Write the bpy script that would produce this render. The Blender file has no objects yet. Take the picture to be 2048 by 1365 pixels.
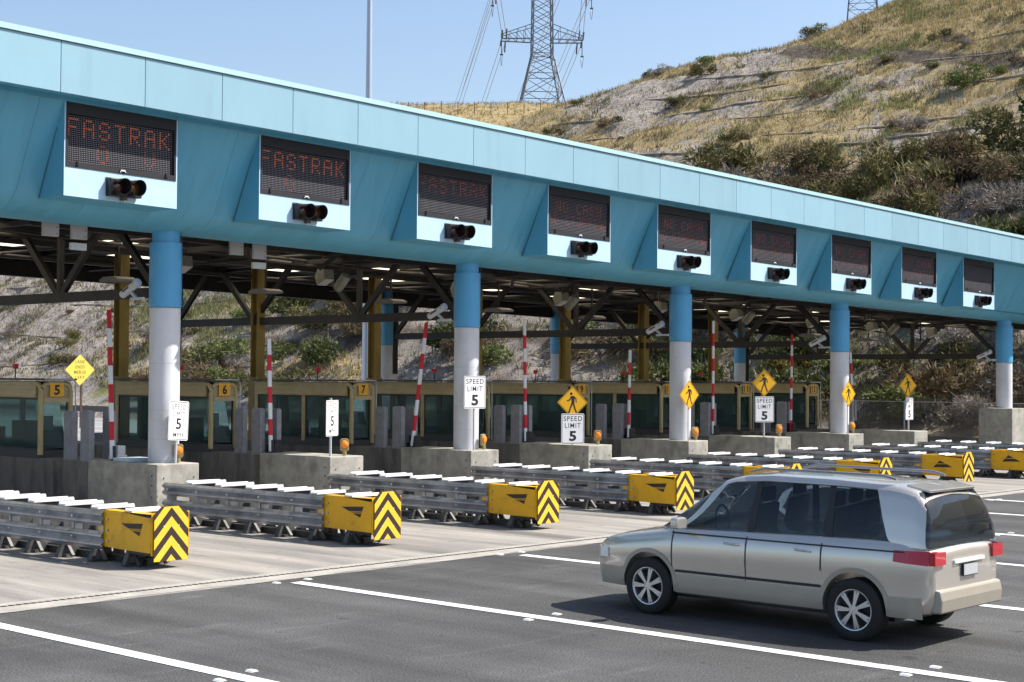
import bpy, bmesh, math, random
import numpy as np
from mathutils import Vector, Matrix
R = math.radians
random.seed(7); rng = np.random.default_rng(7)
S = bpy.context.scene
C = S.collection

# ------------------------------------------------------------------ camera
YAW, PITCH, ROLL, FPX = 0.7351, 0.0233, 0.0069, 3114.58
d = Vector((math.cos(YAW)*math.cos(PITCH), math.sin(YAW)*math.cos(PITCH), math.sin(PITCH)))
r0 = Vector((math.sin(YAW), -math.cos(YAW), 0)); u0 = r0.cross(d)
r1 = r0*math.cos(ROLL)+u0*math.sin(ROLL); u1 = -r0*math.sin(ROLL)+u0*math.cos(ROLL)
cam = bpy.data.cameras.new('camera'); co = bpy.data.objects.new('camera', cam); C.objects.link(co)
m3 = Matrix((r1, u1, -d)).transposed()
co.matrix_world = Matrix.Translation((0, 0, 2.8)) @ m3.to_4x4()
cam.sensor_width = 36; cam.lens = 36*FPX/2048; cam.clip_end = 3000; cam.clip_start = 0.1
S.camera = co
# ------------------------------------------------------------------ sky and sun
SUN = Vector((0.743, -0.669, 1.2)).normalized()
w = bpy.data.worlds.new('World'); S.world = w; w.use_nodes = True
nt = w.node_tree
sky = nt.nodes.new('ShaderNodeTexSky'); sky.sky_type = 'NISHITA'; sky.sun_disc = False
sky.sun_elevation = math.asin(SUN.z); sky.sun_rotation = math.atan2(SUN.x, SUN.y)
sky.air_density = 1.0; sky.dust_density = 2.0; sky.ozone_density = 1.6; sky.altitude = 50
bg = nt.nodes['Background']; bg.inputs['Strength'].default_value = 0.12
nt.links.new(sky.outputs[0], bg.inputs[0])
sl = bpy.data.lights.new('sun', 'SUN'); sl.energy = 5.0; sl.angle = R(0.5); sl.color = (1, .95, .87)
so = bpy.data.objects.new('sun', sl); C.objects.link(so)
so.rotation_euler = SUN.to_track_quat('Z', 'Y').to_euler(); so.location = (0, 0, 60)
S.view_settings.view_transform = 'Standard'; S.view_settings.look = 'None'
S.view_settings.exposure = 0.72; S.view_settings.gamma = 1

# ------------------------------------------------------------------ materials
MATS = {}
def mat(name, col, rough=.6, metal=0, var=0, scale=3, bump=0, bscale=40, col2=None, trans=0, ior=1.45, alpha=1,
        emit=None, coat=0, stretch=None, spec=.5, fine=0):
    if name in MATS: return MATS[name]
    m = bpy.data.materials.new(name); m.use_nodes = True; n = m.node_tree; b = n.nodes['Principled BSDF']
    b.inputs['Roughness'].default_value = rough; b.inputs['Metallic'].default_value = metal
    b.inputs['Specular IOR Level'].default_value = spec
    b.inputs['Transmission Weight'].default_value = trans; b.inputs['IOR'].default_value = ior
    b.inputs['Alpha'].default_value = alpha; b.inputs['Coat Weight'].default_value = coat
    if emit: b.inputs['Emission Color'].default_value = (*emit[:3], 1); b.inputs['Emission Strength'].default_value = emit[3]
    b.inputs['Base Color'].default_value = (*col, 1)
    if var or col2 or bump or fine:
        tc = n.nodes.new('ShaderNodeNewGeometry'); vec = tc.outputs['Position']
        if stretch:
            mp = n.nodes.new('ShaderNodeMapping'); mp.inputs['Scale'].default_value = stretch
            n.links.new(vec, mp.inputs[0]); vec = mp.outputs[0]
        nz = n.nodes.new('ShaderNodeTexNoise'); nz.inputs['Scale'].default_value = scale
        nz.inputs['Detail'].default_value = 6; nz.inputs['Roughness'].default_value = .65
        n.links.new(vec, nz.inputs['Vector'])
        if var or col2:
            cr = n.nodes.new('ShaderNodeValToRGB'); e = cr.color_ramp.elements
            e[0].position = .36; e[1].position = .66
            c2 = col2 or tuple(min(1, c*(1+var)) for c in col)
            c1 = col if col2 else tuple(c*(1-var) for c in col)
            e[0].color = (*c1, 1); e[1].color = (*c2, 1)
            n.links.new(nz.outputs['Fac'], cr.inputs[0]); out = cr.outputs[0]
            if fine:
                nf = n.nodes.new('ShaderNodeTexNoise'); nf.inputs['Scale'].default_value = bscale; nf.inputs['Detail'].default_value = 3
                n.links.new(tc.outputs['Position'], nf.inputs['Vector'])
                mr = n.nodes.new('ShaderNodeMapRange'); mr.inputs[1].default_value = .3; mr.inputs[2].default_value = .7
                mr.inputs[3].default_value = 1-fine; mr.inputs[4].default_value = 1+fine
                n.links.new(nf.outputs['Fac'], mr.inputs[0])
                vm = n.nodes.new('ShaderNodeVectorMath'); vm.operation = 'SCALE'
                n.links.new(out, vm.inputs[0]); n.links.new(mr.outputs[0], vm.inputs['Scale']); out = vm.outputs[0]
            n.links.new(out, b.inputs['Base Color'])
        if bump:
            n2 = n.nodes.new('ShaderNodeTexNoise'); n2.inputs['Scale'].default_value = bscale; n2.inputs['Detail'].default_value = 4
            n.links.new(tc.outputs['Position'], n2.inputs['Vector'])
            bp = n.nodes.new('ShaderNodeBump'); bp.inputs['Strength'].default_value = bump; bp.inputs['Distance'].default_value = .02
            n.links.new(n2.outputs['Fac'], bp.inputs['Height']); n.links.new(bp.outputs[0], b.inputs['Normal'])
    MATS[name] = m; return m

M_fascia = mat('faded pale blue panel', (.25, .42, .51), .42, var=.035, scale=1.1, stretch=(1, 1, .5))  # paler, greyer base colour than the wall cladding below
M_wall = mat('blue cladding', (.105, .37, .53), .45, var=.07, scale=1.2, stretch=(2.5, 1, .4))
M_box = mat('pale blue sign housing', (.44, .62, .78), .4, var=.05, scale=3)
def per_island(m, k):
    n = m.node_tree; b = n.nodes['Principled BSDF']; g = n.nodes.new('ShaderNodeNewGeometry'); mr = n.nodes.new('ShaderNodeMapRange')
    mr.inputs[3].default_value = 1-k; mr.inputs[4].default_value = 1+k; n.links.new(g.outputs['Random Per Island'], mr.inputs[0])
    src = b.inputs['Base Color'].links[0].from_socket; vm = n.nodes.new('ShaderNodeVectorMath'); vm.operation = 'SCALE'
    n.links.new(src, vm.inputs[0]); n.links.new(mr.outputs[0], vm.inputs['Scale']); n.links.new(vm.outputs[0], b.inputs['Base Color'])
def stain(m, scale, stretch, p0, p1, k, rot=None):      # multiplies the colour by k where a stretched noise is high
    n = m.node_tree; b = n.nodes['Principled BSDF']; g = n.nodes.new('ShaderNodeNewGeometry'); mp = n.nodes.new('ShaderNodeMapping'); mp.inputs['Scale'].default_value = stretch
    n.links.new(g.outputs['Position'], mp.inputs[0]); z = n.nodes.new('ShaderNodeTexNoise'); z.inputs['Scale'].default_value = scale; z.inputs['Detail'].default_value = 5; n.links.new(mp.outputs[0], z.inputs['Vector'])
    mr = n.nodes.new('ShaderNodeMapRange'); mr.inputs[1].default_value = p0; mr.inputs[2].default_value = p1; mr.inputs[3].default_value = 1; mr.inputs[4].default_value = k
    n.links.new(z.outputs['Fac'], mr.inputs[0]); src = b.inputs['Base Color'].links[0].from_socket; vm = n.nodes.new('ShaderNodeVectorMath'); vm.operation = 'SCALE'
    n.links.new(src, vm.inputs[0]); n.links.new(mr.outputs[0], vm.inputs['Scale']); n.links.new(vm.outputs[0], b.inputs['Base Color'])
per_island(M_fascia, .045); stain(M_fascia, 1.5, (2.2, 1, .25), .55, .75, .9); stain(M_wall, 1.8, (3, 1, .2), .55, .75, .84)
M_seam = mat('seam shadow gap', (.05, .16, .22), .7)
M_sleeve = mat('blue column sleeve', (.095, .36, .62), .35, var=.05, scale=2)
M_white = mat('white column paint', (.67, .67, .70), .5, scale=2.5, col2=(.56, .56, .59), bump=.15, bscale=14, stretch=(1, 1, .4))
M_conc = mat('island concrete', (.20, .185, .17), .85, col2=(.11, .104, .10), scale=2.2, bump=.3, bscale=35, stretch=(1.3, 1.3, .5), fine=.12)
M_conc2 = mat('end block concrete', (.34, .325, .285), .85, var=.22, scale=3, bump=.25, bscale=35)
M_steel = mat('galvanised steel', (.36, .37, .40), .30, metal=.7, var=.3, scale=2.5, bump=.05, bscale=20)
M_steelw = mat('bright zinc bar', (.80, .80, .80), .45, metal=.15, var=.06, scale=5)
M_dsteel = mat('dark bolted steel', (.10, .10, .10), .55, metal=.5, var=.25, scale=8)
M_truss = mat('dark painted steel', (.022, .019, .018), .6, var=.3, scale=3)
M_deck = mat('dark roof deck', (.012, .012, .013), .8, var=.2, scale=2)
M_roof = mat('roof membrane', (.35, .34, .32), .9, var=.1)
M_yel = mat('yellow nose paint', (.80, .42, .006), .38, var=.05, scale=4)
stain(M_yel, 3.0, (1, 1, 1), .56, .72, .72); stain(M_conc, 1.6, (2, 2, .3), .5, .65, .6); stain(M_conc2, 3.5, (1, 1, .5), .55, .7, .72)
M_refl = mat('reflective yellow sheeting', (.80, .50, .04), .45, var=.03, scale=8)
M_dia = mat('amber warning sheeting', (.80, .42, .01), .45, var=.03, scale=8)
M_lem = mat('faded lemon sheeting', (.80, .62, .10), .5, var=.05, scale=3)
M_blk = mat('black paint', (.035, .022, .02), .5)
M_ink = mat('sign ink', (.02, .02, .02), .5)
M_tan = mat('tan booth paint', (.45, .355, .18), .5, var=.1, scale=3)
M_olive = mat('mustard steel paint', (.27, .195, .05), .55, var=.25, scale=1.6, stretch=(1, 1, .5))
M_orange = mat('orange number plate', (.85, .42, .03), .5, var=.1, scale=8)
M_glass = mat('dark tinted glass', (.30, .44, .44), .05, spec=.8, trans=.9, ior=1.12)
M_dark = mat('dark interior', (.035, .04, .045), .6, var=.5, scale=2.5)
M_sign = mat('white sign sheeting', (.80, .80, .81), .45, var=.03, scale=6)
stain(M_white, 2.6, (1, 1, 3), .62, .76, .86)
M_pole = mat('grey pole metal', (.50, .52, .56), .45, metal=.3, var=.06, scale=3)
M_red = mat('red reflective band', (.55, .012, .03), .45, var=.08, scale=8)
M_wh = mat('white reflective band', (.72, .74, .78), .45, var=.05, scale=8)
M_amber = mat('amber lens', (.90, .26, .02), .25, coat=.6)
M_aluh = mat('weathered lamp housing', (.38, .30, .14), .5, metal=.4, var=.35, scale=25)
M_post = mat('grey guard post', (.26, .26, .29), .6, metal=.2, var=.15, scale=6)
M_asph = mat('asphalt', (.046, .046, .046), .88, col2=(.082, .082, .082), scale=.45, bump=.6, bscale=42, stretch=(1.2, .35, 1), fine=.55)
M_apron = mat('worn concrete slab', (.34, .312, .278), .85, col2=(.175, .166, .158), scale=.9, bump=.2, bscale=40, stretch=(1.9, .2, 1), fine=.14)
M_strip = mat('pale joint concrete', (.33, .31, .28), .85, var=.18, scale=2.5, fine=.1, bump=.1)
stain(M_asph, .9, (1.3, .05, 1), .46, .66, .62); stain(M_asph, .35, (1, 1.6, 1), .5, .7, 1.4); stain(M_asph, 3.5, (1, 1, 1), .66, .72, .55); stain(M_asph, 1.1, (.5, 2.6, 1), .60, .72, 1.45)
stain(M_apron, .8, (1.6, .05, 1), .50, .66, .58); stain(M_apron, 2.5, (1, 1, 1), .62, .72, .74)
M_far = mat('distant pavement', (.24, .235, .225), .9, var=.1, scale=.2)
M_line = mat('white road paint', (.74, .74, .72), .6, var=.09, scale=7, fine=.1, bscale=50); stain(M_line, 14, (1, 1, 1), .58, .68, .5); stain(M_line, 2, (1, .2, 1), .5, .7, .8)
M_cream = mat('cream fibreglass skylight', (.9, .8, .6), .5, trans=0)
n = M_cream.node_tree; b = n.nodes['Principled BSDF']; tr = n.nodes.new('ShaderNodeBsdfTranslucent'); tr.inputs[0].default_value = (.95, .85, .62, 1)
n.links.new(tr.outputs[0], n.nodes['Material Output'].inputs[0])
M_led = bpy.data.materials.new('led matrix face'); M_led.use_nodes = True
def led_nodes():
    n = M_led.node_tree; b = n.nodes['Principled BSDF']; b.inputs['Roughness'].default_value = .7; b.inputs['Specular IOR Level'].default_value = .12
    g = n.nodes.new('ShaderNodeNewGeometry'); sp = n.nodes.new('ShaderNodeSeparateXYZ'); n.links.new(g.outputs['Position'], sp.inputs[0])
    outs = []
    for ax in (0, 2):
        a = n.nodes.new('ShaderNodeMath'); a.operation = 'MULTIPLY'; a.inputs[1].default_value = 2*math.pi/.034
        s_ = n.nodes.new('ShaderNodeMath'); s_.operation = 'SINE'
        n.links.new(sp.outputs[ax], a.inputs[0]); n.links.new(a.outputs[0], s_.inputs[0]); outs.append(s_)
    mn = n.nodes.new('ShaderNodeMath'); mn.operation = 'MINIMUM'
    n.links.new(outs[0].outputs[0], mn.inputs[0]); n.links.new(outs[1].outputs[0], mn.inputs[1])
    mr = n.nodes.new('ShaderNodeMapRange'); mr.inputs[1].default_value = -.2; mr.inputs[2].default_value = .3
    n.links.new(mn.outputs[0], mr.inputs[0])
    mx = n.nodes.new('ShaderNodeMix'); mx.data_type = 'RGBA'
    mx.inputs['A'].default_value = (.004, .004, .007, 1); mx.inputs['B'].default_value = (.20, .20, .22, 1)
    n.links.new(mr.outputs[0], mx.inputs['Factor']); n.links.new(mx.outputs['Result'], b.inputs['Base Color'])
led_nodes()
M_ledlit = mat('lit orange diodes', (.30, .07, .03), .5, emit=(.9, .16, .03, .13))
M_leddim = mat('dim red diodes', (.24, .05, .03), .5, emit=(.8, .1, .03, .05))
M_ledframe = mat('display frame', (.035, .034, .038), .6, spec=.2)
M_sigblk = mat('signal housing black', (.012, .012, .014), .4)
M_redlens = mat('unlit red lens', (.035, .004, .006), .15, coat=.5)
M_amblens = mat('unlit amber lens', (.10, .035, .008), .15, coat=.5)
M_paint = mat('silver beige car paint', (.62, .58, .52), .24, metal=.6, coat=1, var=.02, scale=2)
M_clad = mat('lower body beige', (.36, .33, .28), .4, metal=.3, var=.03)
M_carglass = mat('car window glass', (.07, .10, .13), .02, spec=.8, trans=.9, ior=1.12, coat=.6)
M_tyre = mat('tyre rubber', (.02, .02, .02), .8, bump=.2)
M_rim = mat('alloy rim', (.55, .56, .6), .3, metal=.9)
M_trim = mat('black plastic trim', (.02, .02, .022), .5)
M_tail = mat('red tail lens', (.45, .008, .02), .12, coat=1)
M_clear = mat('clear lamp lens', (.75, .78, .8), .08, coat=1)
M_wattle = mat('straw roll', (.38, .32, .24), .9, col2=(.22, .18, .14), scale=3)
M_wood = mat('brown post', (.10, .06, .04), .8, var=.2)
M_lat = mat('weathered lattice steel', (.17, .19, .23), .5, metal=.5, var=.2, scale=.5)
M_wire = mat('conductor wire', (.25, .27, .31), .5, metal=.5)
M_insul = mat('dark insulator', (.06, .07, .09), .3)
M_silver = mat('camera housing', (.55, .56, .58), .4, var=.06, scale=10)
M_greyb = mat('grey antenna panel', (.42, .41, .42), .5, var=.06, scale=4)
M_creamcam = mat('aged cream housing', (.17, .165, .13), .55, var=.15, scale=8)

# ------------------------------------------------------------------ mesh builder
class MB:
    def __init__(s): s.v = []; s.f = []; s.mi = []; s.mats = []
    def mid(s, m):
        if m is None: return 0
        if m not in s.mats: s.mats.append(m)
        return s.mats.index(m)
    def add(s, vs, fs, m=None):
        o = len(s.v); s.v += [tuple(v) for v in vs]; k = s.mid(m)
        for f in fs: s.f.append([i+o for i in f]); s.mi.append(k)
    def box(s, x0, x1, y0, y1, z0, z1, m=None):
        s.add([(x, y, z) for z in (z0, z1) for y in (y0, y1) for x in (x0, x1)],
              [(0, 2, 3, 1), (4, 5, 7, 6), (0, 1, 5, 4), (2, 6, 7, 3), (0, 4, 6, 2), (1, 3, 7, 5)], m)
    def bar(s, a, b, wx, wz, m=None, up=(0, 0, 1)):
        a = Vector(a); b = Vector(b); t = (b-a).normalized(); up = Vector(up)
        if abs(t.dot(up)) > .98: up = Vector((1, 0, 0))
        sx = t.cross(up).normalized()*wx/2; sz = sx.cross(t).normalized()*wz/2
        vs = [p+i*sx+j*sz for p in (a, b) for (i, j) in ((-1, -1), (1, -1), (1, 1), (-1, 1))]
        s.add(vs, [(0, 1, 2, 3)[::-1], (4, 5, 6, 7), (0, 1, 5, 4), (1, 2, 6, 5), (2, 3, 7, 6), (3, 0, 4, 7)], m)
    def tube(s, pts, r, n=10, m=None, cap=True):
        pts = [Vector(p) for p in pts]; rs = r if isinstance(r, (list, tuple)) else [r]*len(pts)
        o = []; 
        for i, p in enumerate(pts):
            t = (pts[min(i+1, len(pts)-1)]-pts[max(i-1, 0)]).normalized()
            up = Vector((0, 0, 1)) if abs(t.z) < .95 else Vector((1, 0, 0))
            a = t.cross(up).normalized(); b = a.cross(t).normalized()
            o += [p+rs[i]*(math.cos(k*2*math.pi/n)*a+math.sin(k*2*math.pi/n)*b) for k in range(n)]
        fs = []
        for i in range(len(pts)-1):
            for k in range(n):
                fs.append((i*n+k, (i+1)*n+k, (i+1)*n+(k+1) % n, i*n+(k+1) % n))
        if cap: fs += [tuple(range(n)), tuple(range((len(pts)-1)*n, len(pts)*n))[::-1]]
        s.add(o, fs, m)
    def lathe(s, cx, cy, cz, prof, n=32, m=None):   # profile (x offset, radius) turned about the x axis
        vs = [(cx+dx, cy+r*math.cos(k*2*math.pi/n), cz+r*math.sin(k*2*math.pi/n)) for dx, r in prof for k in range(n)]
        s.add(vs, [(i*n+k, i*n+(k+1) % n, (i+1)*n+(k+1) % n, (i+1)*n+k) for i in range(len(prof)-1) for k in range(n)], m)
    def prism(s, poly, axis, a, b, m=None):   # poly in the two other axes, extruded a..b on axis (0,1,2)
        def P(q, t):
            c = list(q); c.insert(axis, t); return tuple(c)
        k = len(poly); vs = [P(q, a) for q in poly]+[P(q, b) for q in poly]
        s.add(vs, [tuple(range(k))[::-1], tuple(range(k, 2*k))]+[(i, (i+1) % k, (i+1) % k+k, i+k) for i in range(k)], m)
    def build(s, name, m=None, parent=None, smooth=False, loc=None, bevel=0):
        me = bpy.data.meshes.new(name); me.from_pydata(s.v, [], s.f)
        ms = s.mats or [m]
        for q in ms: me.materials.append(q)
        if s.mats: me.polygons.foreach_set('material_index', s.mi)
        bm = bmesh.new(); bm.from_mesh(me); bmesh.ops.recalc_face_normals(bm, faces=bm.faces)
        bm.to_mesh(me); bm.free()
        o = bpy.data.objects.new(name, me); C.objects.link(o)
        if smooth: 
            me.polygons.foreach_set('use_smooth', [True]*len(me.polygons))
            md = o.modifiers.new('es', 'EDGE_SPLIT'); md.split_angle = R(40)
        if bevel: md = o.modifiers.new('bv', 'BEVEL'); md.width = bevel; md.segments = 2; md.limit_method = 'ANGLE'
        if parent: o.parent = parent
        if loc: o.location = loc
        return o
def tag(o, label=None, cat=None, group=None, kind=None):
    if label: o['label'] = label
    if cat: o['category'] = cat
    if group: o['group'] = group
    if kind: o['kind'] = kind
    return o
def empty(name, loc, label, cat, group=None, rz=0):
    o = bpy.data.objects.new(name, None); C.objects.link(o); o.location = loc; o.rotation_euler = (0, 0, rz)
    o.empty_display_size = .1
    return tag(o, label, cat, group)
def kids(o): return [c for c in bpy.data.objects if c.parent == o]
def copy_tree(o, parent=None):
    c = o.copy(); C.objects.link(c)
    if parent: c.parent = parent
    for ch in kids(o): copy_tree(ch, c)
    return c
def struct(mb, name, m=None, **k): return tag(mb.build(name, m, **k), kind='structure')
def text(mb, s, cx, cz, h, y, m, wid=None, bold=.0, flip=False):
    cu = bpy.data.curves.new('t', 'FONT'); cu.body = s; cu.size = 1; cu.offset = bold; cu.resolution_u = 3; cu.space_character = 1.18
    o = bpy.data.objects.new('t', cu); C.objects.link(o); bpy.context.view_layer.update()
    me = bpy.data.meshes.new_from_object(o.evaluated_get(bpy.context.evaluated_depsgraph_get()))
    co_ = np.array([v.co[:] for v in me.vertices]); mn = co_.min(0); mx = co_.max(0)
    sc = h/(mx[1]-mn[1]); sx = sc if wid is None else wid/(mx[0]-mn[0])
    vs = [(cx+(q[0]-(mn[0]+mx[0])/2)*sx, y, cz+(q[1]-(mn[1]+mx[1])/2)*sc) for q in co_]
    mb.add(vs, [tuple(p.vertices) for p in me.polygons], m)
    bpy.data.objects.remove(o); bpy.data.meshes.remove(me); bpy.data.curves.remove(cu)
def explode(mb, name, m=None, parent=None, smooth=False, bevel=0):
    par = list(range(len(mb.v)))
    def find(a):
        while par[a] != a: par[a] = par[par[a]]; a = par[a]
        return a
    for f in mb.f:
        for q in f[1:]: par[find(f[0])] = find(q)
    comp = {}
    for fi, f in enumerate(mb.f): comp.setdefault(find(f[0]), []).append(fi)
    V = np.array(mb.v, float); cs = []
    for fs in comp.values():
        ids = sorted({i for fi in fs for i in mb.f[fi]}); cs.append([fs, V[ids].min(0), V[ids].max(0)])
    merged = True
    while merged:
        merged = False
        for i in range(len(cs)):
            for j in range(i+1, len(cs)):
                gap = np.maximum(0, np.maximum(cs[i][1]-cs[j][2], cs[j][1]-cs[i][2])).max()
                if gap < .03:
                    cs[i] = [cs[i][0]+cs[j][0], np.minimum(cs[i][1], cs[j][1]), np.maximum(cs[i][2], cs[j][2])]; cs.pop(j); merged = True; break
            if merged: break
    out = []
    for fs, _, _ in cs:
        n2 = type(mb)(); ids = sorted({i for fi in fs for i in mb.f[fi]}); mp = {a: b for b, a in enumerate(ids)}
        n2.v = [mb.v[i] for i in ids]; n2.f = [[mp[i] for i in mb.f[fi]] for fi in fs]; n2.mi = [mb.mi[fi] for fi in fs]; n2.mats = list(mb.mats)
        out.append(n2.build(name, m, parent, smooth=smooth, bevel=bevel))
    return out
def thick(o, t, off=None):
    md = o.modifiers.new('so', 'SOLIDIFY'); md.thickness = t
    if off is not None: md.offset = off
    o.modifiers.move(len(o.modifiers)-1, 0)
    for q in o.modifiers:
        if q.type == 'EDGE_SPLIT': q.split_angle = R(50)
def clip(poly, conv):
    # Sutherland-Hodgman, conv counter-clockwise
    out = poly
    for i in range(len(conv)):
        a = conv[i]; b = conv[(i+1) % len(conv)]; inp = out; out = []
        def side(p): return (b[0]-a[0])*(p[1]-a[1])-(b[1]-a[1])*(p[0]-a[0])
        for j in range(len(inp)):
            p, q = inp[j], inp[(j+1) % len(inp)]; sp, sq = side(p), side(q)
            if sp >= 0: out.append(p)
            if sp*sq < 0:
                t = sp/(sp-sq); out.append((p[0]+t*(q[0]-p[0]), p[1]+t*(q[1]-p[1])))
        if not out: return []
    return out

#ZZ_GROUND
# ------------------------------------------------------------------ ground and road
mb = MB(); mb.box(-1500, 1500, -900, 17.0-.35, -.5, 0); struct(mb, 'asphalt_road', M_asph)
mb = MB(); mb.box(-1500, 1500, 17.0-.35, 47, -.5, .004); struct(mb, 'concrete_apron', M_apron)
mb = MB(); mb.box(-1500, 1500, 47, 2200, -.5, 0); struct(mb, 'far_road', M_far)
YJ = 17.08
mb = MB()
seg = []                                   # pale strip with a slightly wavy near edge
xs = np.arange(-20, 90, .35)
for i in range(len(xs)-1):
    e0 = YJ-.40+.05*math.sin(xs[i]*1.7)+.03*math.sin(xs[i]*5.1); e1 = YJ-.40+.05*math.sin(xs[i+1]*1.7)+.03*math.sin(xs[i+1]*5.1)
    mb.add([(xs[i], e0, .008), (xs[i+1], e1, .008), (xs[i+1], YJ+.25, .008), (xs[i], YJ+.25, .008)], [(0, 1, 2, 3)])
struct(mb, 'joint_strip', M_strip)
mb = MB()
mb.box(-20, 90, YJ-.006, YJ+.012, .0085, .014)
for i in range(900):
    x = -10+i*.1; mb.prism([(x, YJ-.02), (x+.05, YJ-.035), (x+.055, YJ+.03), (x+.01, YJ+.03)], 2, .0085, .016)
struct(mb, 'expansion_joint', mat('rusty joint steel', (.05, .035, .025), .8))
mb = MB()
LX = [4.5, 9.08, 13.75, 18.37, 22.72, 27.1, 31.2, 34.75, 38.6, 42.6, 46.7]
for x in LX: mb.box(x-.1, x+.1, -60, 16.35, .003, .0075)
for k in range(11):
    x = 17.3+k*3.75
    mb.box(x-.08, x+.08, 50, 400, .003, .008)
struct(mb, 'lane_markings', M_line)
pm = MB(); pm.prism([(-.05, 0), (.05, 0), (.03, .022), (-.03, .022)], 1, -.05, .05)
pm0 = pm.build('pavement_marker', mat('ceramic marker', (.72, .72, .68), .35, var=.15, scale=20))
for i, (x, y) in enumerate([(14.05, 11.96), (13.5, 11.92), (9.33, 11.72), (8.84, 11.57), (14.06, 7.13), (13.5, 7.15), (14.05, 16.45), (13.5, 16.45),
                            (18.62, 16.6), (18.12, 16.6), (27.4, 12.4), (26.8, 12.4), (34.95, 16.1), (34.5, 16.1)]):
    o = pm0 if i == 0 else pm0.copy()
    if i: C.objects.link(o)
    o.location = (x, y, .0042); o.scale = (.95, .95, .8)
    tag(o, 'white road marker ' + ('right' if i % 2 == 0 else 'left') + ' of the ' +
        ['second full lane line, halfway along it', 'nearest lane line', 'second full lane line, near the bottom right corner', 'second full lane line, at its far end',
         'third lane line, at its far end', 'fifth lane line, behind the car', 'lane line beyond the car at the right edge'][i//2], 'road marker', 'raised markers beside the lane lines')

#ZZ_ISLANDS
# ------------------------------------------------------------------ islands
IS = [(12.98, 13.92), (17.2, 18.17), (21.48, 22.42), (25.72, 26.66), (29.94, 30.88), (34.17, 35.08), (38.39, 39.28), (42.6, 43.5), (46.8, 47.72)]
ORD = ['zeroth', 'first', 'second', 'third', 'fourth', 'fifth', 'sixth', 'seventh', 'eighth']
W_ORD = ['at the left edge, mostly out of frame', 'carrying the leftmost column', 'second from the left', 'third from the left', 'fourth from the left', 'fifth from the left', 'sixth from the left', 'seventh from the left', 'last on the right']
for k, (a, b_) in enumerate(IS):
    t = empty('toll_island', (a, 24.49, 0), 'grey concrete toll island with pale end block, ' + W_ORD[k], 'island', 'concrete islands between the toll lanes')
    wdt = b_-a; h = 1.12
    m = MB(); m.box(.012, wdt-.012, 2.3, 15.5, 0, h-.035)
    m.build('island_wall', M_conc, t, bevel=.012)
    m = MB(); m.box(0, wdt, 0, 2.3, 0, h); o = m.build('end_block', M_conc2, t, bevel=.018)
    m = MB()
    for x in (.16, wdt-.12): 
        for z in (.62, .86): m.tube([(x, -.012, z), (x, .01, z)], .014, 8)
    for z in (.5, .72, .9): m.tube([(-.012, .15, z), (.01, .15, z)], .016, 8)
    explode(m, 'bolt', M_dsteel, t)

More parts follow.
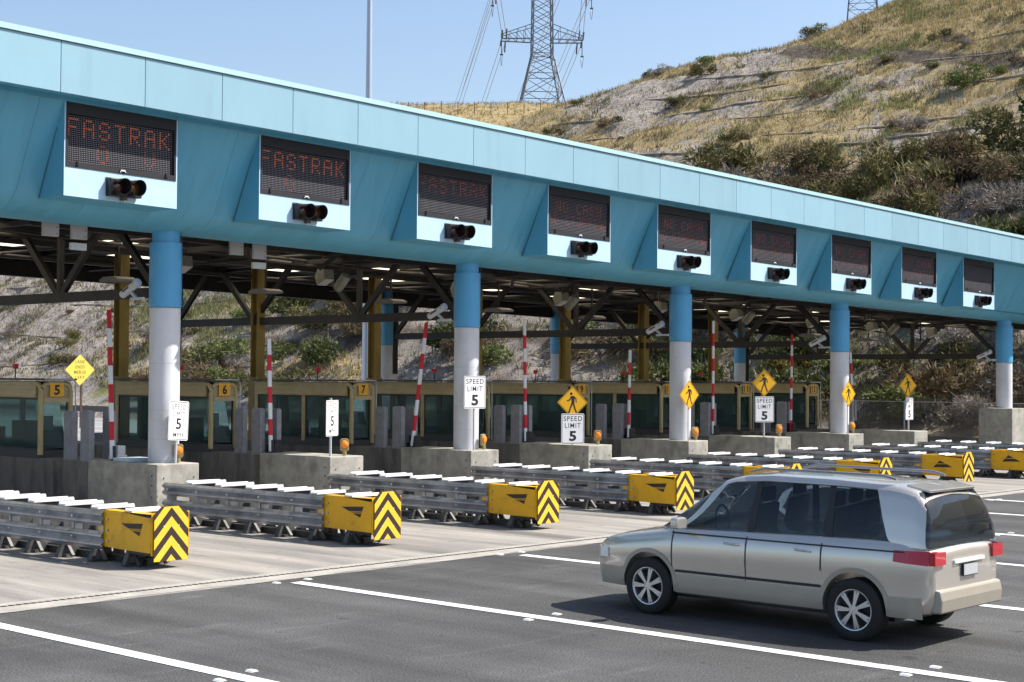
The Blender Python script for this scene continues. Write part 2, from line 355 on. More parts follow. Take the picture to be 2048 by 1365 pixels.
# ------------------------------------------------------------------ crash cushions
def corr(z0, z1, nrid, depth):
    pts = []; n_ = nrid*8
    for i in range(n_+1):
        f = i/n_; pts.append((z0+(z1-z0)*f, -depth*(.5-.5*math.cos(f*nrid*2*math.pi))**.8))
    return pts
def make_cushion(label, flip):
    t = empty('crash_cushion', (0, 0, 0), label, 'crash cushion', 'yellow nosed crash cushions in front of the toll islands')
    # local: x 0..w, y 0 (nose) .. 5.65 (block)
    YN, YR = 1.22, 5.62; nb = 5; bl = (YR-YN)/nb
    def xl(y): return -.02 - .10*(y/5.6)
    def xr(y): return .61+.12*(y/5.6)
    for side in (0, 1):
        m = MB(); fx = xl if side == 0 else xr; sg = 1 if side == 0 else -1
        for bnum in range(nb):
            y0 = YN+bnum*bl-(.14 if bnum else .03); y1 = YN+(bnum+1)*bl;
            for (z0, z1) in ((.205, .475), (.55, .785)):
                prof = corr(z0, z1, 2, .055)
                vs = []
                for (z, dd) in prof: vs.append((fx(y0)+sg*(dd-.0015*bnum), y0, z)); vs.append((fx(y1)+sg*(dd-.0015*bnum), y1, z))
                m.add(vs, [(2*i, 2*i+1, 2*i+3, 2*i+2) for i in range(len(prof)-1)])
            # web plate joining upper and lower beam
            yc = (y0+y1)/2
            m.box(fx(yc)-.006, fx(yc)+.006, y1-.36, y1-.06, .47, .56)
            m.box(fx(yc)-.006, fx(yc)+.006, y0, y0+.05, .47, .56)
        o = m.build('guardrail', M_steel, t, smooth=True)
        thick(o, .006, 0)
        mm = MB()
        for bnum in range(nb):
            yb = YN+(bnum+1)*bl-.1
            for z in (.365, .665): mm.tube([(fx(yb)-sg*.0, yb, z), (fx(yb)-sg*.03, yb, z)], .018, 8)
        explode(mm, 'bolt', M_steelw, o)
    for j in range(7):                                  # top cross bars, diaphragms and feet
        y = .62+j*.86
        if y < 5.6:
            m = MB(); a_, c_ = xl(y)+.03, xr(y)-.03
            m.box(a_-.01, c_+.01, y-.095, y+.095, .79, .822); m.box(a_+.0, c_-.0, y-.095, y-.08, .822, .845); m.box(a_+.0, c_-.0, y+.08, y+.095, .822, .845)
            m.build('cross_bar', M_steelw, t)
        if y < 5.5:
            m = MB(); a_, c_ = xl(y), xr(y)
            m.box(a_+.05, c_-.05, y-.015, y+.015, .22, .79)
            m.bar((a_+.06, y, .26), (a_-.03, y-.0, .03), .09, .05); m.bar((c_-.06, y, .26), (c_+.03, y, .03), .09, .05)
            m.bar((a_+.10, y+.01, .25), (a_+.10, y-.20, .03), .05, .05); m.bar((a_+.10, y-.01, .25), (a_+.10, y+.20, .03), .05, .05)
            m.bar((c_-.10, y, .25), (c_-.10, y-.20, .03), .05, .05); m.bar((c_-.10, y, .25), (c_-.10, y+.20, .03), .05, .05)
            m.box(a_+.16, a_+.30, y-.05, y+.05, .04, .25); m.box(c_-.30, c_-.16, y-.05, y+.05, .04, .25)
            m.box(a_-.06, c_+.06, y-.05, y+.05, .012, .045)
            m.build('support_leg', M_dsteel, t)
    m = MB(); m.box(.24, .37, 0.5, 5.6, .008, .10); m.box(.20, .41, .5, 5.6, .10, .115); m.build('ground_rail', M_dsteel, t)
    m = MB(); w2 = .61
    lobes = [(YN+.1+.035*math.cos(i*math.pi/3.5), .26+.52*i/14) for i in range(15)]
    poly = [(.03, .24), (.03, .74), (.9, .80)]+[(a, z) for (a, z) in reversed(lobes)]+[(.75, .245)]
    for (x0, x1) in ((-.035, -.027), (.627, .635)): m.prism(poly, 0, x0, x1)
    m.prism([(x, y) for x, y in ((-.027, .02), (.627, .02), (.627, .028), (-.027, .028))], 2, .2, .82)
    m.box(-.027, .15, .028, 1.2, .79, .797); m.box(.45, .627, .028, 1.2, .79, .797)
    ns = m.build('nose_shroud', M_yel, t)
    m = MB()
    for xx in (-.0385, .6385):
        for z in (.34, .5, .66): m.tube([(xx, YN-.12, z), (xx+.01*(1 if xx > 0 else -1)*0, YN-.12, z)][:1]+[(xx+(-.012 if xx < 0 else .012), YN-.12, z)], .02, 8)
    explode(m, 'bolt', M_steel, ns)
    m = MB(); q = [(.76, .625), (.22, .655), (.30, .47)]          # (y,z) of the triangular decal seen on the left flank
    if flip: q = [(.30, .49), (.85, .47), (.66, .66)]
    def lerp(a, b2, f): return (a[0]+(b2[0]-a[0])*f, a[1]+(b2[1]-a[1])*f)
    for xx, s_ in ((-.0395, 1), (.6355, 1)):
        if not flip:
            m.prism([q[0], q[1], lerp(q[1], q[2], .44), lerp(q[0], q[2], .40)], 0, xx, xx+.004)
            m.prism([lerp(q[0], q[2], .47), lerp(q[1], q[2], .50), lerp(q[1], q[2], .56), lerp(q[0], q[2], .52)], 0, xx, xx+.004)
            m.prism([lerp(q[0], q[2], .60), lerp(q[1], q[2], .64), q[2]], 0, xx, xx+.004)
        else:
            m.prism([q[0], q[1], lerp(q[1], q[2], .45), lerp(q[0], q[2], .45)], 0, xx, xx+.004)
            m.prism([lerp(q[0], q[2], .55), lerp(q[1], q[2], .55), q[2]], 0, xx, xx+.004)
    explode(m, 'arrow_decal', M_blk, ns)
    m = MB(); m.box(-.02, .62, .03, .55, .2, .24); m.box(.1, .5, .06, 1.1, .24, .7); m.build('energy_cell', M_blk, t)
    # chevron panel
    W_, H_ = .60, .79; z0 = .115
    oct_ = [(0, z0), (W_, z0), (W_, z0+H_-.11), (W_-.13, z0+H_), (.13, z0+H_), (0, z0+H_-.11)]
    m = MB(); m.prism(oct_, 1, -.004, 0, M_blk)
    cx = W_/2; sl_ = 1.12; per = .275; th = .145
    for kk in range(-1, 6):
        zt = z0+H_-.02-.125-kk*per+.0
        for sx in (-1, 1):
            quad = [(cx, zt), (cx, zt-th), (cx+sx*.4, zt-th-.4*sl_), (cx+sx*.4, zt-.4*sl_)]
            area = sum(quad[i][0]*quad[(i+1) % 4][1]-quad[(i+1) % 4][0]*quad[i][1] for i in range(4))
            if area < 0: quad = quad[::-1]
            inset = [(x*.985+W_*.0075, z*.99+.004) for x, z in oct_]
            pl = clip(quad, inset)
            if len(pl) > 2: m.prism(pl, 1, -.0065, -.0042, M_refl)
    for (x, z) in ((.17, .33), (.43, .33), (.17, .62), (.43, .62)): m.tube([(x, -.011, z), (x, -.0066, z)], .009, 8, M_steelw)
    cp = m.build('chevron_panel', None, t)
    return t
NX = [13.16, 17.45, 21.51, 25.8, 30.06, 34.16, 38.62, 42.85, 47.0]
cl = ['nearest one at the left edge of the photo', 'in front of the leftmost column', 'in front of the second island', 'in front of the second column',
      'in front of the fourth island, beside the car hood', 'its nose hidden by the car roof', 'its board just above the car roof at right', 'its nose right of the car',
      'farthest, cut off by the right edge']
c0 = make_cushion('', False); c1 = make_cushion('', True)
for k in range(9):
    src = c1 if k in (6, 7) else c0
    o = copy_tree(src); o.location = (NX[k], 18.79, 0)
    o['label'] = 'yellow nosed crash cushion, chevron board, ' + cl[k]
    if k == 8: o['label'] = 'grey steel crash cushion rails, farthest of the row, cut off by the right edge'
for o in (c0, c1):
    ch = []
    def rec(q):
        for c in kids(q): rec(c); ch.append(c)
    rec(o)
    for c in ch+[o]: bpy.data.objects.remove(c)

#ZZ_CANOPY
# ------------------------------------------------------------------ canopy
GS = -.0176; GB = -.0145
def zt(x): return 8.78+GS*x
def zb(x): return 7.79+GS*x
def zbel(x): return 5.80+GB*x
X0, X1 = 1.5, 60.5
can = empty('toll_canopy', (17.8, 25.13, 0), 'long sky blue toll plaza canopy on round columns spanning all the lanes', 'canopy')
def inv(p): return (p[0]-17.8, p[1]-25.13, p[2])
class CMB(MB):
    def build(s, *a, **k):
        s.v = [inv(v) for v in s.v]; return MB.build(s, *a, **k)
YF = 23.1
m = CMB(); n_ = 0; x = 14.21-1.677*7
while x < X1:
    xa, xb = x+.007, x+1.677-.007
    vs = [(q, yy, zz(q)+dz) for q in (xa, xb) for (yy, zz, dz) in ((YF, zb, 0), (YF, zt, -.13), (YF+.05, zt, -.13), (YF+.05, zb, 0))]
    m.add(vs, [(0, 1, 2, 3), (7, 6, 5, 4), (0, 4, 5, 1), (3, 2, 6, 7), (0, 3, 7, 4), (1, 5, 6, 2)])
    x += 1.677; n_ += 1
m.build('fascia', M_fascia, can)
m = CMB(); ZL = lambda f, dz: [(X0, 0, f(X0)+dz), (X1, 0, f(X1)+dz)]
def strip(m, prof, m_=None, xs_=None):
    xs_ = xs_ or [X0, X1]
    k = len(prof); vs = []
    for x in xs_:
        for (y, f, dz) in prof: vs.append((x, y, f(x)+dz))
    fs = []
    for i in range(len(xs_)-1):
        fs += [(i*k+j, (i+1)*k+j, (i+1)*k+(j+1) % k, i*k+(j+1) % k) for j in range(k)]
    m.add(vs, fs+[tuple(range(k)), tuple(range((len(xs_)-1)*k, len(xs_)*k))[::-1]], m_)
strip(m, [(YF+.05, zb, .01), (YF+.08, zb, .01), (YF+.08, zt, -.1), (YF+.05, zt, -.1)]); m.build('fascia_backing', M_seam, can)
m = CMB(); x = 5.0
while x < X1:
    strip(m, [(YF-.03, zt, -.115), (YF-.03, zt, -.02), (YF+.30, zt, .0), (YF+.30, zt, -.12)], xs_=[x+.004, min(x+4.2, X1)]); x += 4.2
m.build('coping', mat('faded coping', (.40, .60, .66), .4, var=.05), can)
# wall with curved belly
prof = [(YF+.08, zb, .03), (YF+.38, zb, .03), (YF+.38, zb, -.06)]
wl = lambda x: zb(x)
pts = [(23.50, 7.50), (24.25, 5.95), (24.42, 5.78), (24.66, 5.66), (24.95, 5.60), (25.35, 5.585)]   # at x = 14.5
prof += [(y, (lambda z_: (lambda x: z_ + (zb(x)-zb(14.5) if z_ > 7 else (zbel(x)-zbel(14.5)))))(z), 0) for y, z in pts[0:]]
outer = prof; inner = [(25.35, prof[-1][1], .06), (24.95, prof[-2][1], .07), (24.45, prof[-4][1], .12), (23.62, prof[3][1], .0), (23.62, zb, .06), (YF+.08, zb, .08)]
m = CMB()
x = 1.5; 
while x < X1-.1:
    strip(m, outer+inner, xs_=[x+.0025, x+1.395]); x += 1.3975
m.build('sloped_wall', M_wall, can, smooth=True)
# rear fascia and end closure
m = CMB(); strip(m, [(37.3, zbel, -.05), (37.45, zbel, -.05), (38.0, zt, 0), (37.85, zt, 0)]); m.build('rear_fascia', mat('dark blue cladding', (.05, .12, .19), .5, var=.1), can)
m = CMB()
sky_rects = []
for k in range(-3, 13):
    xk = 17.8+4.22*k
    sky_rects.append((xk+.3, xk+2.3, 27.2, 28.4)); sky_rects.append((xk+2.2, xk+3.9, 29.5, 30.9))
    sky_rects.append((xk+.2, xk+1.9, 32.2, 33.9))
gx = sorted(set([X0, X1]+[q for r_ in sky_rects for q in r_[:2] if X0 < q < X1])); gy = sorted(set([24.35, 37.9]+[q for r_ in sky_rects for q in r_[2:]]))
def zd(x): return 6.62+GS*x
def zk(x): return zd(x)-.42
skyl = CMB()
for i in range(len(gx)-1):
    for j in range(len(gy)-1):
        cx_, cy_ = (gx[i]+gx[i+1])/2, (gy[j]+gy[j+1])/2
        hole = any(r_[0] < cx_ < r_[1] and r_[2] < cy_ < r_[3] for r_ in sky_rects)
        tgt = skyl if hole else m
        vs = [(gx[a_], gy[b_], zk(gx[a_])) for a_, b_ in ((i, j), (i+1, j), (i+1, j+1), (i, j+1))]
        if hole: tgt.add(vs, [(0, 1, 2, 3)])
        else: tgt.add(vs+[(v[0], v[1], v[2]+.12) for v in vs], [(0, 1, 2, 3), (7, 6, 5, 4)])
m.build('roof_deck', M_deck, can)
explode(skyl, 'skylight_panel', M_cream, can)
# longitudinal beams (along x), purlins, pipes
m = CMB()
for y, dz, hh, ww in ((26.6, .0, .28, .18), (28.8, -.0, .16, .13), (31.5, -.0, .16, .13), (34.6, -.0, .2, .13), (36.9, -.05, .4, .2)):
    for xa in np.arange(X0, X1, 4.22):
        xb = min(xa+4.22, X1); m.bar((xa, y, zk(xa)-hh/2-.02+dz), (xb, y, zk(xb)-hh/2-.02+dz), ww, hh)
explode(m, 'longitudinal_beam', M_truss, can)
m = CMB()
for i, x in enumerate(np.arange(4.0, X1, 2.81)):
    m.bar((x, 25.2, zk(x)-.05), (x, 37.3, zk(x)-.05), .08, .09)
explode(m, 'purlin', M_truss, can)
m = CMB()
for y, dz, r_ in ((25.75, -.62, .045), (26.0, -.5, .03), (27.9, -.75, .035), (30.2, -.55, .05), (33.0, -.7, .035)):
    m.tube([(x, y+.02*math.sin(x*1.3), zd(x)+dz+.03*math.sin(x*.9)) for x in np.arange(X0, X1, 1.05)], r_, 8)
for x in np.arange(6.2, 60, 4.22):
    m.tube([(x, 25.6, zd(x)-.7), (x+.05, 28, zd(x)-.66), (x-.05, 31, zd(x)-.7), (x, 36, zd(x)-.66)], .03, 8)
explode(m, 'conduit_pipe', mat('dull conduit', (.045, .04, .038), .6, metal=.3, var=.3), can, smooth=True)
# columns and trusses
COLS = [9.37, 17.8, 26.22, 34.66, 43.12, 54.95]
def column(x, y, front):
    r_ = .293; base = 1.12 if x < 50 else 1.78
    zs_ = 4.40-.0168*x; top = zbel(x)+.08
    m = CMB()
    segs = [base, base+1.0, base+1.9, zs_]
    m.tube([(x, y, base), (x, y, zs_)], r_, 40)
    c = m.build('column', M_white, can, smooth=True)
    mj = CMB()
    for z in segs[1:-1]+[base+.45]: mj.tube([(x, y, z), (x, y, z+.006)], r_+.0015, 40, cap=False)
    mj.build('joint_ring', mat('joint ring', (.45, .45, .48), .7), c)
    m = CMB(); m.tube([(x, y, zs_), (x, y, top-.28)], r_+.018, 40, cap=True); m.tube([(x, y, top-.28), (x, y, top+.5)], r_-.025, 40)
    s_ = m.build('blue_sleeve', M_sleeve, c, smooth=True)
    m = CMB(); a = R(-52); m.bar((x+math.cos(a)*(r_+.019), y+math.sin(a)*(r_+.019), zs_), (x+math.cos(a)*(r_+.019), y+math.sin(a)*(r_+.019), top), .012, .004, up=(math.cos(a), math.sin(a), 0))
    m.tube([(x, y, zs_-.012), (x, y, zs_)], r_+.02, 40, cap=False)
    m.build('sleeve_seam', M_seam, s_)
for x in COLS:
    column(x, 25.13, True); column(x, 36.7, False)
def ztr(x): return 4.73-.0186*x
for i, x in enumerate(COLS):
    m = CMB(); zc = ztr(x); top = zd(x)-.35; ya, yb = 25.13+.33, 36.7-.33; L = yb-ya
    m.bar((x, ya, zc), (x, yb, zc), .16, .2)
    m.bar((x, ya, top), (x, yb, top), .16, .2)
    for f in (.31, .69):
        yc = ya+L*f
        m.bar((x, yc, zc), (x, yc, top), .11, .11)
        for sg in (-1, 1): m.bar((x, yc, zc), (x, yc+sg*L*.15, top), .10, .14)
    m.bar((x, ya, zc+.1), (x, ya+L*.14, top), .1, .14); m.bar((x, yb, zc+.1), (x, yb-L*.14, top), .1, .14)
    m.box(x-.09, x+.09, yb, yb+.12, zc-1.2, top)
    for f in (.165, .445, .555, .83): m.box(x-.10, x+.10, ya+L*f-.14, ya+L*f+.14, top-.18, top+.1)
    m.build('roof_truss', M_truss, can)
# intermediate braces between columns along the front
m = CMB()
for i in range(len(COLS)-1):
    xa, xb = COLS[i], COLS[i+1]; y = 25.75
    for f in (.3, .7):
        xm = xa+(xb-xa)*f; m.bar((xm, y+.1, zd(xm)-.2), (xm+(.7 if f < .5 else -.7), y+.9, zd(xm)-1.0), .07, .09)
        m.bar((xm, y, zd(xm)-.75), (xm, 28.4, zd(xm)-.75), .08, .1)
explode(m, 'hanger_brace', M_truss, can)
# mustard H-section posts behind the booths
for k, (a, b_) in enumerate(IS[1:]):
    x = a+.47; y = 32.8; m = CMB()
    m.box(x-.13, x+.13, y-.14, y-.12, 1.0, zd(x)); m.box(x-.13, x+.13, y+.12, y+.14, 1.0, zd(x)); m.box(x-.012, x+.012, y-.12, y+.12, 1.0, zd(x))
    m.box(x-.16, x+.16, y-.17, y+.17, 1.0, 2.75); 
    m.build('steel_post', M_olive, can)

#ZZ_SIGNS
# ------------------------------------------------------------------ message signs
F57 = {'A': '0E11111F111111', 'C': '0E11101010110E', 'E': '1F10101E10101F', 'F': '1F10101E101010', 'G': '0E11101713110E', 'H': '1111111F111111', 'I': '0E04040404040E',
       'K': '11121418141211', 'N': '11191915131311', 'O': '0E11111111110E', 'P': '1E11111E101010', 'R': '1E11111E141211', 'S': '0E11100E01110E', 'T': '1F040404040404',
       'V': '11111111110A04', 'D': '1E11111111111E', 'B': '1E11111E11111E', ' ': '00000000000000'}
def dots(m, s, x0, zt_, px, pz, y, slope, mt, drop=0, seed=0):
    rr = random.Random(seed); cx = x0
    for ch in s:
        g = F57[ch]
        for r_ in range(7):
            row = int(g[2*r_:2*r_+2], 16)
            for c_ in range(5):
                if row & (16 >> c_) and rr.random() >= drop:
                    X = cx+c_*px; Z = zt_-r_*pz+slope*(X-x0)
                    q = px*.30
                    m.add([(X-q, y, Z-q), (X+q, y, Z-q), (X+q, y, Z+q), (X-q, y, Z+q)], [(0, 1, 2, 3)], mt)
        cx += px*6.9
for k in range(-1, 9):
    xr_ = 16.87+4.218*k; xl_ = xr_-2.33; ys = 23.5
    words = {True: 'unlit', False: 'lit'}
    lab = ['blue housed message sign reading NO CASH, out of frame', 'message sign at the far left with bright orange lettering and a faint second line', 'message sign second from the left with orange lettering, left of the second column',
           'message sign third from the left with dim red lettering in one line', 'message sign fourth from the left with dim two line lettering', 'message sign fifth from the left, two lines of dim red text',
           'message sign sixth from the left, two lines of dim red text', 'message sign third from the right, two lines of dim red text', 'message sign second from the right, two lines of dim red text', 'blank message sign at the far right of the canopy'][k+1]
    if k == -1: continue
    t = empty('message_sign', (xl_, ys, 5.85), lab, 'message sign', 'message signs in a row on the canopy')
    def zo(x, z): return z+GS*(x-14.5)-5.85   # structural slope
    # housing: wedge between the vertical face and the sloped wall
    m = MB(); yb_t, yb_b = .04, .80
    def P(x, y, z): return (x-xl_, y, zo(x, z))
    for (xa, xb, z0_, z1_, mt) in ((xl_, xr_, 5.86, 6.36, M_box),):
        m.add([P(xa, 0, z0_), P(xb, 0, z0_), P(xb, 0, z1_), P(xa, 0, z1_)], [(0, 1, 2, 3)], mt)
    m.add([P(xl_, 0, 6.36), P(xl_+.03, 0, 6.36), P(xl_+.03, 0, 7.50), P(xl_, 0, 7.50)], [(0, 1, 2, 3)], M_box)
    m.add([P(xr_-.03, 0, 6.36), P(xr_, 0, 6.36), P(xr_, 0, 7.50), P(xr_-.03, 0, 7.50)], [(0, 1, 2, 3)], M_box)
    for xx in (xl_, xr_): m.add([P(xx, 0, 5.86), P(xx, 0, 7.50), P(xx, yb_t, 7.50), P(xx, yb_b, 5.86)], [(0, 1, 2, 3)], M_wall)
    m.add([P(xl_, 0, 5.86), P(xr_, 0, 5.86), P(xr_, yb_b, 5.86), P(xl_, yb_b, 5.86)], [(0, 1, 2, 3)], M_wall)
    m.build('housing', None, t)
    m = MB(); m.bar(P(xl_-.01, yb_t-.02, 7.5), P(xl_-.01, yb_b-.03, 5.86), .014, .014); m.build('edge_seam', M_seam, t)
    m = MB(); m.add([P(xl_+.06, .045, 6.44), P(xr_-.06, .045, 6.44), P(xr_-.06, .045, 7.5), P(xl_+.06, .045, 7.5)], [(0, 1, 2, 3)]); dsp = m.build('display', M_led, t)
    m = MB()
    for a_, b_, c_, e_ in ((xl_+.03, xr_-.03, 6.36, 6.46), (xl_+.03, xr_-.03, 7.28, 7.5)):
        vs = [P(a_, -.01, c_), P(b_, -.01, c_), P(b_, -.01, e_), P(a_, -.01, e_), P(a_, .05, c_), P(b_, .05, c_), P(b_, .05, e_), P(a_, .05, e_)]
        m.add(vs, [(0, 1, 2, 3), (3, 2, 6, 7), (0, 4, 5, 1), (0, 3, 7, 4), (1, 5, 6, 2)])
    for a_, b_ in ((xl_+.03, xl_+.07), (xr_-.07, xr_-.03)):
        vs = [P(a_, -.01, 6.46), P(b_, -.01, 6.46), P(b_, -.01, 7.28), P(a_, -.01, 7.28), P(a_, .05, 6.46), P(b_, .05, 6.46), P(b_, .05, 7.28), P(a_, .05, 7.28)]
        m.add(vs, [(0, 1, 2, 3), (0, 3, 7, 4), (1, 5, 6, 2)])
    m.build('display_frame', M_ledframe, t)
    m = MB(); xc = (xl_+xr_)/2
    m.box(xc-.06-xl_, xc+.06-xl_, -.03, -.01, zo(xc, 6.405), zo(xc, 6.43)); m.box(xc-.06-xl_, xc-.045-xl_, -.03, -.01, zo(xc, 6.385), zo(xc, 6.43)); m.box(xc+.045-xl_, xc+.06-xl_, -.03, -.01, zo(xc, 6.385), zo(xc, 6.43))
    m.build('handle', M_steelw, t)
    m = MB()
    for q in (xl_+.25, xr_-.25): m.box(q-.012-xl_, q+.012-xl_, -.03, -.011, zo(q, 6.40), zo(q, 6.48)); m.box(q-.03-xl_, q+.03-xl_, -.025, -.011, zo(q, 6.40), zo(q, 6.415))
    explode(m, 'latch', M_sigblk, t)
    if k < 8:
        m = MB(); px = .0455 if k < 3 else .036; yy = .041
        if k < 3: dots(m, 'FASTRAK', .10, zo(xl_+.1, 7.20), px, .046, yy, GS, M_ledlit if k < 2 else M_leddim, .0 if k < 2 else .12, k)
        if k == 0: dots(m, 'O', .10+px*13, zo(xl_+.1, 6.78), px, .046, yy, GS, M_leddim, .0, 5); dots(m, 'V', .10+px*34.5, zo(xl_+.1, 6.78), px, .046, yy, GS, M_leddim, .15, 6)
        if k == 1: dots(m, 'O', .10+px*13, zo(xl_+.1, 6.78), px, .046, yy, GS, M_leddim, .4, 5)
        if k >= 3:
            dots(m, 'NO CASH', .36, zo(xl_+.3, 7.14), px, .035, yy, GS, M_leddim, .10, k); dots(m, 'NO STOPING'.replace('STOPING', 'STOPPING'), .10, zo(xl_+.1, 6.83), px*.81, .035, yy, GS, M_leddim, .14, k+20)
        m.build('lettering', None, dsp)
# twin signals
def make_signal():
    t = empty('lane_signal', (0, 0, 0), '', 'traffic light', 'twin lens signals under the message signs')
    m = MB(); m.box(-.36, .36, -.16, -.02, -.17, .17); m.build('housing', M_sigblk, t, bevel=.015)
    m = MB(); m.box(-.37, -.02, -.02, -.001, -.17, .19); m.box(-.05, .05, -.12, .0, -.23, -.17); m.build('bracket', M_dsteel, t)
    m = MB(); m.tube([(.02, -.08, -.17), (.02, -.08, -.26)], .012, 6); m.build('bolt', M_steelw, t)
    for sx, lens in ((-.17, M_redlens), (.17, M_amblens)):
        m = MB(); r_ = .158; n__ = 24; L = .23
        pts_ = []
        for i in range(n__+1):
            a = R(-60)+i*R(300)/n__; pts_.append((sx+r_*math.cos(a), r_*math.sin(a)))
        vs = []
        for (x, z) in pts_: vs += [(x, -.16, z), (x, -.16-L*(1 if z > -.05 else .7), z)]
        a0 = R(-60)
        vs2 = []
        for i in range(n__+1):
            a = R(-240)+i*R(300)/n__; x, z = sx+r_*math.cos(a+R(90)-R(0)), r_*math.sin(a+R(90))
            ln = L*(.72+.28*max(0, (z+r_)/(2*r_))); vs2 += [(x, -.16, z), (x, -.16-ln, z)]
        m.add(vs2, [(2*i, 2*i+2, 2*i+3, 2*i+1) for i in range(n__)])
        v = m.build('visor', M_sigblk, t, smooth=True); thick(v, .008)
        m = MB(); m.tube([(sx, -.158, 0), (sx, -.175, 0), (sx, -.185, 0)], [.14, .12, .06], 20); m.build('lens', lens, t, smooth=True)
    return t
sg0 = make_signal()
for k in range(9):
    o = sg0 if k == 0 else copy_tree(sg0)
    o.scale = (.9, .9, .92); o.location = (15.70+4.218*k, 23.5, 6.10+GS*(4.218*k+1.2))
    o['label'] = 'black twin lens traffic signal with round hoods, ' + ['under the leftmost message sign', 'under the second message sign', 'under the third message sign', 'under the fourth message sign', 'under the middle message sign',
                  'under the fourth message sign from the right', 'under the third message sign from the right', 'under the second message sign from the right', 'under the rightmost message sign'][k]

# ------------------------------------------------------------------ plates: speed limits and pedestrian diamonds
def rrect(w_, h_, r_, cx=0, cz=0, n_=5):
    p = []
    for (sx, sz, a0) in ((1, 1, 0), (-1, 1, 90), (-1, -1, 180), (1, -1, 270)):
        for i in range(n_+1):
            a = R(a0+90*i/n_); p.append((cx+sx*(w_/2-r_)+r_*math.cos(a), cz+sz*(h_/2-r_)+r_*math.sin(a)))
    return p
def speed_plate(t, mph, cz):
    m = MB(); W_, H_ = .61, .75
    m.prism(rrect(W_, H_, .04, 0, cz), 1, -.004, 0, M_sign)
    o = rrect(W_-.03, H_-.03, .035, 0, cz); i_ = rrect(W_-.055, H_-.055, .028, 0, cz); k = len(o)
    m.add([(x, -.0055, z) for x, z in o]+[(x, -.0055, z) for x, z in i_], [(j, (j+1) % k, (j+1) % k+k, j+k) for j in range(k)], M_ink)
    y = -.0056
    if mph:
        text(m, 'SPEED', 0, cz+.265, .105, y, M_ink, .44, .0); text(m, 'LIMIT', 0, cz+.125, .10, y, M_ink, .38, .0)
        text(m, '5', 0, cz-.06, .21, y, M_ink, .16, .02); text(m, 'MPH', 0, cz-.27, .085, y, M_ink, .30, .01)
    else:
        text(m, 'SPEED', 0, cz+.25, .12, y, M_ink, .49, .004); text(m, 'LIMIT', 0, cz+.08, .115, y, M_ink, .42, .002)
        text(m, '5', 0, cz-.18, .25, y, M_ink, .19, .035)
    return m.build('sign_plate', None, t)
def ped_plate(t, cz, D=.80):
    m = MB(); h_ = D/2
    def dia(s_): return [(s_, cz), (0, cz+s_), (-s_, cz), (0, cz-s_)]
    m.prism(dia(h_), 1, -.004, 0, M_dia)
    o = dia(h_-.02); i_ = dia(h_-.036)
    m.add([(x, -.0055, z) for x, z in o]+[(x, -.0055, z) for x, z in i_], [(j, (j+1) % 4, (j+1) % 4+4, j+4) for j in range(4)], M_ink)
    y0, y1 = -.0062, -.0045
    s_ = D/.80
    def P(*q): m.prism([(x*s_, cz+z*s_) for x, z in q], 1, y0, y1, M_ink)
    P(*[(-.035+.036*math.cos(a*math.pi/5), .215+.036*math.sin(a*math.pi/5)) for a in range(10)])
    P((-.045, .155), (.02, .165), (.055, .12), (.045, -.02), (-.03, -.02), (-.03, .07))     # torso
    P((-.045, .155), (-.03, .10), (-.075, .045), (-.145, .02), (-.15, .05), (-.09, .075))    # forward arm
    P((.03, .16), (.10, .10), (.11, .0), (.085, .0), (.075, .085), (.03, .12))               # rear arm
    P((-.03, -.02), (.02, -.02), (-.045, -.15), (-.08, -.27), (-.12, -.26), (-.075, -.13))   # front leg
    P((.0, -.02), (.045, -.02), (.075, -.14), (.12, -.24), (.085, -.26), (.035, -.14))       # rear leg
    return m.build('sign_plate', None, t)
def post(t, z0, z1, r_=.028):
    m = MB(); m.tube([(0, .035, z0), (0, .035, z1)], r_, 12); m.build('pole', M_pole, t, smooth=True)
def az(a): return R(a-270)
t = empty('speed_limit_sign', (17.77, 24.66, 1.12), 'white SPEED LIMIT 5 MPH sign, slightly leaning, beside the leftmost column', 'speed sign', rz=az(287)); post(t, 0, .9); speed_plate(t, True, .81); t.rotation_euler[1] = R(3)
t = empty('speed_limit_sign', (21.68, 24.66, 1.12), 'narrow looking white SPEED LIMIT 5 MPH sign on a grey pole, second island', 'speed sign', rz=az(294)); post(t, 0, 1.22); speed_plate(t, True, .80)
t = empty('speed_limit_sign', (25.97, 24.62, 1.12), 'white SPEED LIMIT 5 sign mounted in front of the second column', 'speed sign', rz=az(259)); post(t, 0, 1.6, .02); speed_plate(t, False, 1.33)
t = empty('speed_limit_sign', (29.6, 24.72, 1.12), 'white SPEED LIMIT 5 sign standing low under a walking figure diamond, fourth island', 'speed sign', rz=az(242)); post(t, 0, 1.3, .02); speed_plate(t, False, .42)
t = empty('pedestrian_sign', (29.6, 24.73, 1.12), 'amber diamond walking figure sign above the low speed limit sign, nearest of the diamonds', 'warning sign', 'walking figure diamonds', rz=az(240)); ped_plate(t, 1.07)
t = empty('pedestrian_sign', (34.37, 24.62, 1.12), 'amber diamond walking figure sign on the third white column', 'warning sign', 'walking figure diamonds', rz=az(265)); post(t, 0, 1.5, .015); ped_plate(t, 1.24)
t = empty('speed_limit_sign', (38.52, 24.92, 1.12), 'white SPEED LIMIT 5 sign on a pole under a diamond, sixth island', 'speed sign', rz=az(240)); post(t, 0, 1.5); speed_plate(t, False, .80)
t = empty('pedestrian_sign', (38.52, 24.93, 1.12), 'amber diamond walking figure sign above the sixth island speed sign', 'warning sign', 'walking figure diamonds', rz=az(240)); ped_plate(t, 1.57)
t = empty('pedestrian_sign', (42.78, 24.62, 1.12), 'amber diamond walking figure sign at the right side of the fourth column', 'warning sign', 'walking figure diamonds', rz=az(268)); post(t, 0, 1.5, .015); ped_plate(t, 1.24)
